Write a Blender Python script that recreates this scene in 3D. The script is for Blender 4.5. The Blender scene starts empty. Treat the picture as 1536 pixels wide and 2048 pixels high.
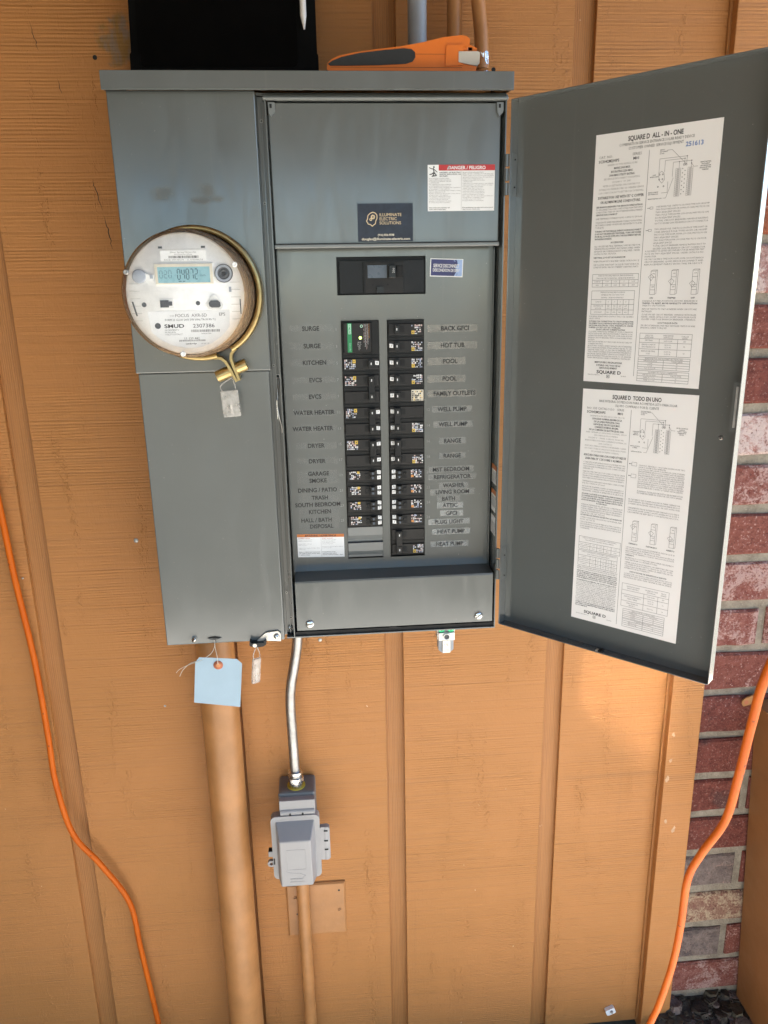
import bpy, math, random
from mathutils import Vector, Matrix

# ------------------------------------------------------------------ camera, world, sun, exposure
S = 0.0254            # the place is measured in inches (x along the wall, y into the wall, z up from the cabinet's bottom edge)
ZG = 42.0             # height of the cabinet's bottom edge above the ground, inches
sc = bpy.context.scene
col = sc.collection

cam = bpy.data.cameras.new('camera')
cam.sensor_fit = 'VERTICAL'; cam.sensor_height = 36.0; cam.sensor_width = 27.0
cam.lens = 1509.4 / 2048 * 36.0
cam.clip_start = 0.02; cam.clip_end = 2000
camo = bpy.data.objects.new('camera', cam); col.objects.link(camo)
RT = Vector((0.99653579, -0.08110992, -0.01837392)); UP = Vector((0.03975992, 0.27060658, 0.96186861)); FW = Vector((0.07304499, 0.95926704, -0.27289407))
mw = Matrix.Identity(4)
for i in range(3):
    mw[i][0] = RT[i]; mw[i][1] = UP[i]; mw[i][2] = -FW[i]
mw.translation = Vector((10.5807 * S, -49.6643 * S, (20.8637 + ZG) * S))
camo.matrix_world = mw
sc.camera = camo

SUN = Vector((0.63, 0.245, 0.73)).normalized()      # direction towards the sun: round the corner of the house, from the right
world = bpy.data.worlds.new('World'); sc.world = world; world.use_nodes = True
wn = world.node_tree; bg = wn.nodes['Background']
sky = wn.nodes.new('ShaderNodeTexSky'); sky.sky_type = 'NISHITA'; sky.sun_disc = False
sky.sun_elevation = math.asin(SUN.z); sky.sun_rotation = math.atan2(SUN.x, SUN.y)
sky.air_density = 1.0; sky.dust_density = 0.1; sky.ozone_density = 3.0
wn.links.new(sky.outputs[0], bg.inputs[0]); bg.inputs[1].default_value = 0.062

sl = bpy.data.lights.new('sun', 'SUN'); sl.energy = 5.0; sl.angle = math.radians(0.53); sl.color = (1.0, 0.965, 0.91)
so = bpy.data.objects.new('sun', sl); col.objects.link(so)
so.rotation_euler = SUN.to_track_quat('Z', 'Y').to_euler(); so.location = (3, 1, 4)

sc.render.engine = 'CYCLES'
sc.cycles.use_denoising = True; sc.cycles.blur_glossy = 0.15; sc.cycles.sample_clamp_indirect = 40.0
sc.cycles.max_bounces = 10; sc.cycles.diffuse_bounces = 6; sc.cycles.glossy_bounces = 4; sc.cycles.transparent_max_bounces = 8
sc.view_settings.view_transform = 'Standard'; sc.view_settings.look = 'None'; sc.view_settings.gamma = 1.0
sc.view_settings.exposure = 2.78

random.seed(7)

# ------------------------------------------------------------------ helpers: materials
MATS = {}
def nd(nt, t, **kw):
    n = nt.nodes.new(t)
    for k, v in kw.items():
        setattr(n, k, v)
    return n
def coords(nt, scale=(1, 1, 1), rnd=False):
    tc = nd(nt, 'ShaderNodeTexCoord'); mp = nd(nt, 'ShaderNodeMapping'); mp.inputs['Scale'].default_value = scale
    nt.links.new(tc.outputs['Object'], mp.inputs['Vector'])
    if rnd:
        oi = nd(nt, 'ShaderNodeObjectInfo'); mu = nd(nt, 'ShaderNodeMath', operation='MULTIPLY'); mu.inputs[1].default_value = 37.0
        nt.links.new(oi.outputs['Random'], mu.inputs[0])
        cb = nd(nt, 'ShaderNodeCombineXYZ')
        for i in range(3): nt.links.new(mu.outputs[0], cb.inputs[i])
        nt.links.new(cb.outputs[0], mp.inputs['Location'])
    return mp.outputs[0]
def noise(nt, vec, scale=5, detail=4, rough=0.55, dist=0.0):
    n = nd(nt, 'ShaderNodeTexNoise'); n.inputs['Scale'].default_value = scale; n.inputs['Detail'].default_value = detail
    n.inputs['Roughness'].default_value = rough; n.inputs['Distortion'].default_value = dist
    nt.links.new(vec, n.inputs['Vector']); return n.outputs['Fac']
def ramp(nt, fac, a, b, va=0.0, vb=1.0):
    m = nd(nt, 'ShaderNodeMapRange'); m.interpolation_type = 'SMOOTHSTEP'
    m.inputs['From Min'].default_value = a; m.inputs['From Max'].default_value = b
    m.inputs['To Min'].default_value = va; m.inputs['To Max'].default_value = vb
    nt.links.new(fac, m.inputs['Value']); return m.outputs[0]
def mixc(nt, fac, a, b, mode='MIX'):
    m = nd(nt, 'ShaderNodeMix', data_type='RGBA', blend_type=mode)
    if hasattr(fac, 'links'): nt.links.new(fac, m.inputs[0])
    else: m.inputs[0].default_value = fac
    for k, v in ((6, a), (7, b)):
        if hasattr(v, 'links'): nt.links.new(v, m.inputs[k])
        else: m.inputs[k].default_value = (*v, 1)
    return m.outputs[2]
def math2(nt, op, a, b):
    m = nd(nt, 'ShaderNodeMath', operation=op)
    for k, v in ((0, a), (1, b)):
        if hasattr(v, 'links'): nt.links.new(v, m.inputs[k])
        else: m.inputs[k].default_value = v
    return m.outputs[0]
def new(name):
    m = bpy.data.materials.new(name); m.use_nodes = True
    nt = m.node_tree; b = nt.nodes['Principled BSDF']; MATS[name] = m
    return m, nt, b
def bump(nt, b, h, dist, strength=1.0):
    bn = nd(nt, 'ShaderNodeBump'); bn.inputs['Distance'].default_value = dist; bn.inputs['Strength'].default_value = strength
    nt.links.new(h, bn.inputs['Height']); nt.links.new(bn.outputs[0], b.inputs['Normal'])
def simple(name, c, rough=0.5, metal=0.0, var=0.08, vs=30, bmp=0.0, bs=200, spec=0.5, coat=0.0, rvar=0.06, emit=None):
    m, nt, b = new(name)
    v = coords(nt)
    n = noise(nt, v, vs, 5)
    f = ramp(nt, n, 0.25, 0.75, 1 - var, 1 + var)
    vm = nd(nt, 'ShaderNodeVectorMath', operation='SCALE'); vm.inputs[0].default_value = c
    nt.links.new(f, vm.inputs['Scale']); nt.links.new(vm.outputs[0], b.inputs['Base Color'])
    n2 = noise(nt, v, vs * 2.7, 4)
    nt.links.new(ramp(nt, n2, 0.25, 0.75, max(0.02, rough - rvar), min(1, rough + rvar)), b.inputs['Roughness'])
    b.inputs['Metallic'].default_value = metal; b.inputs['Specular IOR Level'].default_value = spec
    b.inputs['Coat Weight'].default_value = coat
    if bmp: bump(nt, b, noise(nt, v, bs, 5), bmp)
    if emit:
        b.inputs['Emission Color'].default_value = (*emit[0], 1); b.inputs['Emission Strength'].default_value = emit[1]
    return m

WALL = (0.402, 0.171, 0.047)
def siding_material(name, grain):
    m, nt, b = new(name)
    v = coords(nt)
    # rough sawn face: fine saw marks across, torn flecks, paint filled
    saw = noise(nt, coords(nt, (1.6, 1, 210)), 1.0, 5, 0.7)
    saw2 = noise(nt, coords(nt, (85, 1, 190)), 1.0, 4, 0.65, 0.6)
    grainv = noise(nt, coords(nt, (260, 1, 16)), 1.0, 5, 0.6, 0.3)
    big = noise(nt, v, 3.1, 4)
    mask = ramp(nt, noise(nt, v, 5.5, 3), 0.35, 0.68)
    mask2 = ramp(nt, noise(nt, coords(nt, (1, 1, 1), False), 9.0, 3, 0.5, 0.5), 0.45, 0.7)
    fleck = noise(nt, coords(nt, (210, 1, 105)), 1.0, 3, 0.65, 0.5)
    if grain == 'face':
        wv = nd(nt, 'ShaderNodeTexWave', wave_type='BANDS', bands_direction='Z'); wv.inputs['Scale'].default_value = 62.0
        wv.inputs['Distortion'].default_value = 5.0; wv.inputs['Detail'].default_value = 3; wv.inputs['Detail Scale'].default_value = 0.6
        nt.links.new(coords(nt, (0.10, 1, 1)), wv.inputs['Vector'])
        colm = ramp(nt, noise(nt, coords(nt, (26, 1, 3.5)), 1.0, 3, 0.6), 0.54, 0.70)
        fl = ramp(nt, fleck, 0.52, 0.64)
        h = math2(nt, 'ADD', math2(nt, 'MULTIPLY', saw, 0.6), math2(nt, 'MULTIPLY', math2(nt, 'MULTIPLY', wv.outputs['Fac'], mask), 0.16))
        h = math2(nt, 'ADD', h, math2(nt, 'MULTIPLY', math2(nt, 'MULTIPLY', fl, colm), 0.36))
        h = math2(nt, 'ADD', h, math2(nt, 'MULTIPLY', math2(nt, 'MULTIPLY', grainv, mask2), 0.25))
        h = math2(nt, 'ADD', h, math2(nt, 'MULTIPLY', fleck, 0.18))
        dist = 0.0036
    else:
        w = nd(nt, 'ShaderNodeTexWave', wave_type='BANDS', bands_direction='X'); w.inputs['Scale'].default_value = 95.0
        w.inputs['Distortion'].default_value = 1.6; w.inputs['Detail'].default_value = 2; w.inputs['Detail Scale'].default_value = 0.4
        nt.links.new(coords(nt, (1, 1, 0.05)), w.inputs['Vector'])
        h = math2(nt, 'ADD', math2(nt, 'MULTIPLY', w.outputs['Fac'], 0.22), math2(nt, 'MULTIPLY', noise(nt, coords(nt, (420, 420, 9)), 1.0, 4), 0.6))
        dist = 0.0011
    bump(nt, b, h, dist, 0.9)
    c = mixc(nt, ramp(nt, big, 0.3, 0.7), WALL, (WALL[0] * 1.07, WALL[1] * 1.06, WALL[2] * 1.12))
    if grain == 'face':
        lines = math2(nt, 'MULTIPLY', ramp(nt, saw, 0.34, 0.50, 0.30, 0.0), ramp(nt, mask, 0, 1, 0.45, 1.0))
        c = mixc(nt, lines, c, (0.176, 0.0704, 0.0224))
        c = mixc(nt, math2(nt, 'MULTIPLY', ramp(nt, fleck, 0.30, 0.42, 0.26, 0.0), colm), c, (0.136, 0.052, 0.0176))
        c = mixc(nt, math2(nt, 'MULTIPLY', ramp(nt, fleck, 0.60, 0.70, 0.0, 0.4), colm), c, (0.48, 0.232, 0.084))
    else:
        c = mixc(nt, ramp(nt, h, 0.2, 0.5, 0.55, 0.2), c, (0.192, 0.08, 0.0272))
    # drip streaks and grime
    drip = noise(nt, coords(nt, (55, 1, 1.2)), 1.0, 3)
    c = mixc(nt, ramp(nt, drip, 0.62, 0.8, 0.0, 0.10), c, (0.20, 0.09, 0.04))
    # bare flecks where the paint has chipped
    chip = noise(nt, coords(nt, (75, 1, 60), False), 1.0, 2, 0.5)
    c = mixc(nt, ramp(nt, chip, 0.765, 0.785, 0.0, 0.75), c, (0.72, 0.52, 0.33))
    dark = noise(nt, coords(nt, (34, 1, 21), False), 1.0, 2, 0.5)
    c = mixc(nt, ramp(nt, dark, 0.785, 0.81, 0.0, 0.6), c, (0.07, 0.03, 0.015))
    # weathered bare patch round the old nail hole beside the tablet
    if grain == 'face':
        tc = nd(nt, 'ShaderNodeTexCoord'); sb = nd(nt, 'ShaderNodeVectorMath', operation='SUBTRACT')
        nt.links.new(tc.outputs['Object'], sb.inputs[0]); sb.inputs[1].default_value = (0.2 * S, 0, (35.2 + ZG) * S)
        sm = nd(nt, 'ShaderNodeVectorMath', operation='MULTIPLY'); nt.links.new(sb.outputs[0], sm.inputs[0]); sm.inputs[1].default_value = (1 / (2.0 * S), 0, 1 / (1.5 * S))
        ln = nd(nt, 'ShaderNodeVectorMath', operation='LENGTH'); nt.links.new(sm.outputs[0], ln.inputs[0])
        pn = noise(nt, coords(nt, (40, 1, 60)), 1.0, 4)
        pm = ramp(nt, math2(nt, 'ADD', ln.outputs['Value'], math2(nt, 'MULTIPLY', math2(nt, 'SUBTRACT', pn, 0.5), 2.2)), 0.55, 1.0, 0.75, 0.0)
        pc = mixc(nt, ramp(nt, noise(nt, coords(nt, (90, 1, 30)), 1.0, 4), 0.4, 0.62), (0.20, 0.12, 0.03), (0.16, 0.14, 0.12))
        c = mixc(nt, pm, c, pc)
    nt.links.new(c, b.inputs['Base Color'])
    nt.links.new(ramp(nt, saw, 0.3, 0.7, 0.5, 0.66), b.inputs['Roughness'])
    b.inputs['Specular IOR Level'].default_value = 0.4
    return m
siding_material('siding', 'face'); siding_material('batten_wood', 'batten')

def grey_paint(name, c=(0.116, 0.125, 0.121), rough=0.15, smudge=False):
    m, nt, b = new(name)
    v = coords(nt)
    n = noise(nt, v, 9, 4)
    cc = mixc(nt, ramp(nt, n, 0.3, 0.7), c, (c[0] * 1.05, c[1] * 1.05, c[2] * 1.05))
    speck = noise(nt, v, 420, 2)
    cc = mixc(nt, ramp(nt, speck, 0.765, 0.79, 0, 0.6), cc, (0.5, 0.5, 0.48))
    dirt = noise(nt, coords(nt, (18, 18, 7)), 1.0, 6, 0.65)
    rg = ramp(nt, dirt, 0.3, 0.75, rough - 0.03, rough + (0.07 if rough > 0.14 else 0.01))
    wipe = noise(nt, coords(nt, (26, 26, 5), False), 1.0, 3, 0.5, 1.2)
    rg = math2(nt, 'ADD', rg, ramp(nt, wipe, 0.52, 0.66, 0.0, 0.06 if rough > 0.14 else 0.0))
    run = noise(nt, coords(nt, (95, 95, 2.2), False), 1.0, 3, 0.6)
    cc = mixc(nt, ramp(nt, run, 0.62, 0.76, 0, 0.07), cc, (0.27, 0.265, 0.24))
    scr = noise(nt, coords(nt, (14, 14, 420), False), 1.0, 2, 0.5)
    cc = mixc(nt, ramp(nt, scr, 0.80, 0.82, 0, 0.16), cc, (0.42, 0.42, 0.40))
    if smudge:
        acc = None
        for (x, z, rx, rz) in ((4.75, 26.6, 0.42, 0.40), (4.45, 26.15, 0.75, 0.22), (5.2, 26.2, 0.45, 0.2), (2.3, 26.5, 0.7, 0.5)):
            tc = nd(nt, 'ShaderNodeTexCoord'); sb = nd(nt, 'ShaderNodeVectorMath', operation='SUBTRACT')
            nt.links.new(tc.outputs['Object'], sb.inputs[0]); sb.inputs[1].default_value = ((x - 10.5) * S, 0, z * S)
            sm = nd(nt, 'ShaderNodeVectorMath', operation='MULTIPLY'); nt.links.new(sb.outputs[0], sm.inputs[0]); sm.inputs[1].default_value = (1 / (rx * S), 0, 1 / (rz * S))
            ln = nd(nt, 'ShaderNodeVectorMath', operation='LENGTH'); nt.links.new(sm.outputs[0], ln.inputs[0])
            q = ramp(nt, math2(nt, 'ADD', ln.outputs['Value'], math2(nt, 'MULTIPLY', math2(nt, 'SUBTRACT', noise(nt, v, 130, 3), 0.5), 1.4)), 0.3, 1.15, 0.30, 0.0)
            acc = q if acc is None else math2(nt, 'MAXIMUM', acc, q)
        cc = mixc(nt, acc, cc, (0.13, 0.125, 0.11)); rg = math2(nt, 'ADD', rg, math2(nt, 'MULTIPLY', acc, 0.5))
    nt.links.new(cc, b.inputs['Base Color']); nt.links.new(rg, b.inputs['Roughness'])
    b.inputs['Specular IOR Level'].default_value = 0.95
    bump(nt, b, noise(nt, v, 700, 2), 0.00004, 0.5)
    return m
grey_paint('grey_paint'); grey_paint('door_paint', rough=0.13); b_ = MATS['door_paint'].node_tree.nodes['Principled BSDF']; b_.inputs['Coat Weight'].default_value = 1.0; b_.inputs['Coat Roughness'].default_value = 0.13; b_.inputs['Coat IOR'].default_value = 1.6; grey_paint('grey_cover', smudge=True)
grey_paint('grey_strip', (0.085, 0.088, 0.085), 0.28)
grey_paint('grey_filler', (0.16, 0.17, 0.167), 0.3)

def brick_material(name, base, alt, spl, amt, dark=0.0):
    m, nt, b = new(name)
    v = coords(nt, rnd=True)
    n1 = noise(nt, v, 60, 6, 0.65); n2 = noise(nt, v, 24, 6, 0.68, 0.8); n3 = noise(nt, v, 230, 4, 0.75)
    c = mixc(nt, ramp(nt, n1, 0.3, 0.7), base, alt)
    c = mixc(nt, ramp(nt, noise(nt, v, 11, 4), 0.56, 0.66, 0, dark), c, (0.055, 0.05, 0.05))
    q = math2(nt, 'ADD', math2(nt, 'MULTIPLY', n2, 0.6), math2(nt, 'MULTIPLY', n3, 0.4))
    c = mixc(nt, ramp(nt, q, 0.62 - amt * 0.26, 0.70 - amt * 0.24, 0, 0.8), c, spl)
    c = mixc(nt, ramp(nt, n3, 0.56, 0.68, 0, 0.7), c, (spl[0] * 1.0, spl[1] * 0.95, spl[2] * 0.95))
    c = mixc(nt, ramp(nt, n3, 0.32, 0.44, 0.75, 0), c, (0.05, 0.025, 0.02))
    nt.links.new(c, b.inputs['Base Color']); b.inputs['Roughness'].default_value = 0.92; b.inputs['Specular IOR Level'].default_value = 0.2
    bump(nt, b, math2(nt, 'ADD', n3, math2(nt, 'MULTIPLY', n1, 1.8)), 0.0042, 1.0)
    return m
brick_material('brick_orange', (0.26, 0.075, 0.04), (0.36, 0.12, 0.06), (0.52, 0.34, 0.27), 0.15)
brick_material('brick_red', (0.17, 0.052, 0.038), (0.25, 0.090, 0.068), (0.54, 0.37, 0.32), 0.2)
brick_material('brick_dark', (0.135, 0.040, 0.030), (0.21, 0.066, 0.05), (0.44, 0.30, 0.26), 0.1, 0.5)
brick_material('brick_pink', (0.18, 0.052, 0.040), (0.29, 0.125, 0.10), (0.47, 0.32, 0.285), 0.52)
brick_material('brick_white', (0.30, 0.13, 0.11), (0.44, 0.29, 0.26), (0.60, 0.49, 0.45), 0.7)
brick_material('brick_grey', (0.14, 0.11, 0.10), (0.24, 0.19, 0.17), (0.40, 0.26, 0.22), 0.25, 0.6)
brick_material('brick_cream', (0.22, 0.10, 0.075), (0.33, 0.20, 0.14), (0.50, 0.40, 0.27), 0.6, 0.3)
m, nt, b = new('mortar'); v = coords(nt)
c = mixc(nt, ramp(nt, noise(nt, v, 45, 6, 0.7), 0.3, 0.7), (0.21, 0.175, 0.13), (0.33, 0.285, 0.22))
c = mixc(nt, ramp(nt, noise(nt, v, 380, 3), 0.6, 0.72, 0, 0.6), c, (0.42, 0.38, 0.31))
nt.links.new(c, b.inputs['Base Color']); b.inputs['Roughness'].default_value = 0.95
bump(nt, b, math2(nt, 'ADD', noise(nt, v, 260, 5, 0.7), noise(nt, v, 40, 3)), 0.004)

simple('soil', (0.09, 0.075, 0.05), 0.95, var=0.45, vs=14, bmp=0.01, bs=60)
simple('dark_soil', (0.05, 0.04, 0.03), 0.9, var=0.6, vs=60, bmp=0.004, bs=150)
simple('chipped_paint', (0.48, 0.304, 0.176), 0.7, var=0.2, vs=200)
simple('bounce_concrete', (0.53, 0.50, 0.445), 0.9, var=0.12, vs=6, bmp=0.002, bs=120)
simple('roof_wood', (0.11, 0.06, 0.03), 0.75, var=0.15, vs=8, bmp=0.001, bs=60)
simple('painted_pipe', (0.376, 0.168, 0.0544), 0.45, var=0.12, vs=22, bmp=0.0006, bs=110)
simple('brown_box', (0.24, 0.104, 0.0336), 0.5, var=0.08, vs=12, bmp=0.0003, bs=250)
simple('pvc_grey', (0.272, 0.288, 0.312), 0.4, var=0.08)
simple('black_plastic', (0.0064, 0.0064, 0.0072), 0.4, var=0.25, vs=60, bmp=0.0001, bs=900, spec=0.4)
simple('breaker_black', (0.0072, 0.0072, 0.0072), 0.45, var=0.25, vs=40, bmp=0.0001, bs=900, spec=0.35)
simple('breaker_brown', (0.0136, 0.012, 0.0112), 0.48, var=0.2, vs=40, spec=0.4)
simple('breaker_edge', (0.06, 0.055, 0.05), 0.5)
simple('slot_black', (0.004, 0.004, 0.004), 0.7)
simple('handle_black', (0.0064, 0.0072, 0.008), 0.32, var=0.2)
simple('blue_grey', (0.09, 0.11, 0.14), 0.3)
simple('white_print', (0.72, 0.71, 0.70), 0.6, var=0.05)
simple('yellow_print', (0.62, 0.42, 0.07), 0.6, var=0.05)
simple('orange_print', (0.62, 0.25, 0.06), 0.6, var=0.05)
simple('pink_print', (0.55, 0.40, 0.38), 0.6, var=0.05)
simple('blue_print', (0.40, 0.44, 0.56), 0.6, var=0.05)
simple('cream_print', (0.68, 0.62, 0.50), 0.6, var=0.08)
simple('paper', (0.87, 0.855, 0.84), 0.55, var=0.03, vs=8)
simple('white_paper', (0.84, 0.84, 0.83), 0.45, var=0.03, vs=20)
simple('ink', (0.035, 0.033, 0.035), 0.6, var=0.1)
simple('label_ink', (0.008, 0.008, 0.009), 0.6, var=0.1)
simple('soft_ink', (0.16, 0.15, 0.15), 0.6, var=0.15)
simple('grey_ink', (0.30, 0.29, 0.285), 0.6, var=0.15)
simple('blue_ink', (0.16, 0.27, 0.55), 0.6, var=0.15)
simple('red_label', (0.496, 0.036, 0.036), 0.4, var=0.04)
simple('orange_label', (0.56, 0.168, 0.036), 0.4, var=0.04)
simple('navy_label', (0.040, 0.042, 0.14), 0.35, var=0.15, vs=80)
simple('pale_blue_label', (0.34, 0.46, 0.72), 0.4, var=0.1, vs=80)
simple('card_navy', (0.018, 0.024, 0.040), 0.38, var=0.2, vs=90)
simple('gold_print', (0.72, 0.56, 0.34), 0.4, var=0.1, vs=120)
simple('green_label', (0.02, 0.24, 0.085), 0.4, var=0.05)
simple('pale_green', (0.45, 0.72, 0.55), 0.5)
simple('led_green', (0.55, 0.75, 0.15), 0.3, emit=((0.6, 0.9, 0.15), 0.8))
simple('bright_steel', (0.72, 0.72, 0.70), 0.22, metal=1.0, var=0.12, vs=120, rvar=0.1)
simple('galv_steel', (0.32, 0.32, 0.32), 0.42, metal=1.0, var=0.16, vs=70, bmp=0.00008, bs=300, rvar=0.1)
simple('dull_steel', (0.42, 0.41, 0.39), 0.5, metal=1.0, var=0.2, vs=80)
simple('silver_paint', (0.62, 0.60, 0.56), 0.38, metal=0.6, var=0.1)
simple('cast_zinc', (0.62, 0.62, 0.60), 0.45, metal=0.7, var=0.15, vs=200, bmp=0.0002, bs=400)
simple('brass', (0.48, 0.36, 0.168), 0.38, metal=1.0, var=0.14, vs=60, rvar=0.12)
simple('green_screw', (0.03, 0.42, 0.19), 0.3, metal=0.4)
simple('meter_white', (0.90, 0.90, 0.89), 0.5, var=0.06, vs=70)
simple('meter_shade', (0.82, 0.815, 0.79), 0.5, var=0.05)
simple('meter_line', (0.50, 0.49, 0.46), 0.5)
simple('meter_grey', (0.33, 0.36, 0.41), 0.4, var=0.1)
simple('meter_dark', (0.055, 0.06, 0.07), 0.35, var=0.2)
simple('meter_base', (0.13, 0.085, 0.055), 0.4, var=0.15)
simple('lcd', (0.24, 0.448, 0.504), 0.3, var=0.07, vs=60)
simple('lcd_dark', (0.05, 0.13, 0.16), 0.4, var=0.1)
simple('tag_blue', (0.336, 0.444, 0.52), 0.7, var=0.03, bmp=0.0001, bs=500)
simple('tag_eyelet', (0.42, 0.13, 0.06), 0.6)
simple('eyelet_core', (0.55, 0.22, 0.08), 0.5)
simple('string', (0.66, 0.60, 0.50), 0.9)
simple('box_grey', (0.296, 0.284, 0.28), 0.48, var=0.03, vs=12, bmp=0.00006, bs=600)
simple('box_grey_dark', (0.16, 0.156, 0.152), 0.5, var=0.05)
simple('yellow_ring', (0.496, 0.384, 0.04), 0.5)
simple('orange_case', (0.68, 0.152, 0.0096), 0.38, var=0.04, vs=40, coat=0.15)
simple('rubber_black', (0.016, 0.016, 0.0152), 0.55, var=0.2, vs=80)
simple('pale_plastic', (0.496, 0.448, 0.376), 0.4, var=0.05)
simple('red_plastic', (0.5, 0.10, 0.06), 0.35)
simple('tablet_black', (0.003, 0.003, 0.003), 0.6, var=0.2, spec=0.08)
simple('screen_black', (0.002, 0.002, 0.002), 0.45, var=0.2, spec=0.06)
simple('stylus_white', (0.78, 0.74, 0.70), 0.35)
simple('foil', (0.75, 0.75, 0.75), 0.25, metal=1.0, var=0.2, vs=200, bmp=0.0008, bs=250)
m, nt, b = new('orange_cord'); v = coords(nt)
c = mixc(nt, ramp(nt, noise(nt, v, 12, 4), 0.3, 0.7), (0.50, 0.088, 0.003), (0.57, 0.115, 0.005))
c = mixc(nt, ramp(nt, noise(nt, v, 75, 4, 0.6), 0.645, 0.70, 0, 0.7), c, (0.10, 0.03, 0.015))
nt.links.new(c, b.inputs['Base Color']); b.inputs['Roughness'].default_value = 0.5; b.inputs['Specular IOR Level'].default_value = 0.2
bump(nt, b, noise(nt, v, 180, 4), 0.0005)
# clear and tinted plastics: thin films that let light through with a sheen
def film(name, tint, alpha, rough=0.15, body=(0.8, 0.8, 0.8)):
    m, nt, b = new(name)
    tr = nd(nt, 'ShaderNodeBsdfTransparent'); tr.inputs[0].default_value = (*tint, 1)
    b.inputs['Base Color'].default_value = (*body, 1); b.inputs['Roughness'].default_value = rough
    n = noise(nt, coords(nt), 90, 4)
    mx = nd(nt, 'ShaderNodeMixShader'); nt.links.new(ramp(nt, n, 0.3, 0.7, alpha * 0.7, alpha * 1.3), mx.inputs[0])
    nt.links.new(tr.outputs[0], mx.inputs[1]); nt.links.new(b.outputs[0], mx.inputs[2])
    nt.links.new(mx.outputs[0], nt.nodes['Material Output'].inputs[0])
    return m
film('clear_tape', (1, 1, 1), 0.13, 0.25, (0.75, 0.75, 0.72))
film('tan_tape', (1, 1, 1), 0.22, 0.3, (0.62, 0.58, 0.50))
film('faint_tape', (1, 1, 1), 0.045, 0.25, (0.75, 0.75, 0.72))
film('white_tape', (1, 1, 1), 0.27, 0.3, (0.72, 0.74, 0.72))
film('meter_glass', (0.99, 0.99, 0.99), 0.055, 0.08, (0.8, 0.8, 0.8))
film('meter_side', (0.66, 0.50, 0.34), 0.45, 0.16, (0.42, 0.31, 0.20))
film('seal_clear', (0.93, 0.92, 0.90), 0.38, 0.2, (0.72, 0.69, 0.64))

# ------------------------------------------------------------------ helpers: glyphs
GL = {}
CH = 'ABCDEFGHIJKLMNOPQRSTUVWXYZabcdefghijklmnopqrstuvwxyz0123456789.,-/()@:"°&*+Ñ'
def load_glyphs(style, res, off):
    tmp = []
    def mk(s):
        cu = bpy.data.curves.new('g', 'FONT'); cu.body = s; cu.size = 1.0; cu.resolution_u = res; cu.offset = off
        o = bpy.data.objects.new('g', cu); col.objects.link(o); tmp.append((o, cu)); return o
    base = mk('HH'); sp = mk('H H')
    objs = [(c, mk(c), mk('H' + c + 'H')) for c in CH]
    bpy.context.view_layer.update()
    dg = bpy.context.evaluated_depsgraph_get()
    def geo(o):
        e = o.evaluated_get(dg); me = e.to_mesh()
        vs = [(v.co.x, v.co.y) for v in me.vertices]; fs = [tuple(p.vertices) for p in me.polygons]
        e.to_mesh_clear(); return vs, fs
    def wid(o):
        vs = geo(o)[0]; return max(v[0] for v in vs) - min(v[0] for v in vs)
    w0 = wid(base); caph = max(v[1] for v in geo(base)[0])
    d = {}
    for c, o, p in objs:
        vs, fs = geo(o); adv = wid(p) - w0
        d[c] = ([(x / caph, y / caph) for x, y in vs], fs, adv / caph)
    d[' '] = ([], [], (wid(sp) - w0) / caph)
    GL[style] = d
    for o, cu in tmp:
        bpy.data.objects.remove(o); bpy.data.curves.remove(cu)
load_glyphs('fine', 1, 0.0); load_glyphs('fineb', 1, 0.022); load_glyphs('big', 3, 0.0); load_glyphs('bigb', 3, 0.026); load_glyphs('label', 3, 0.022)

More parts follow.
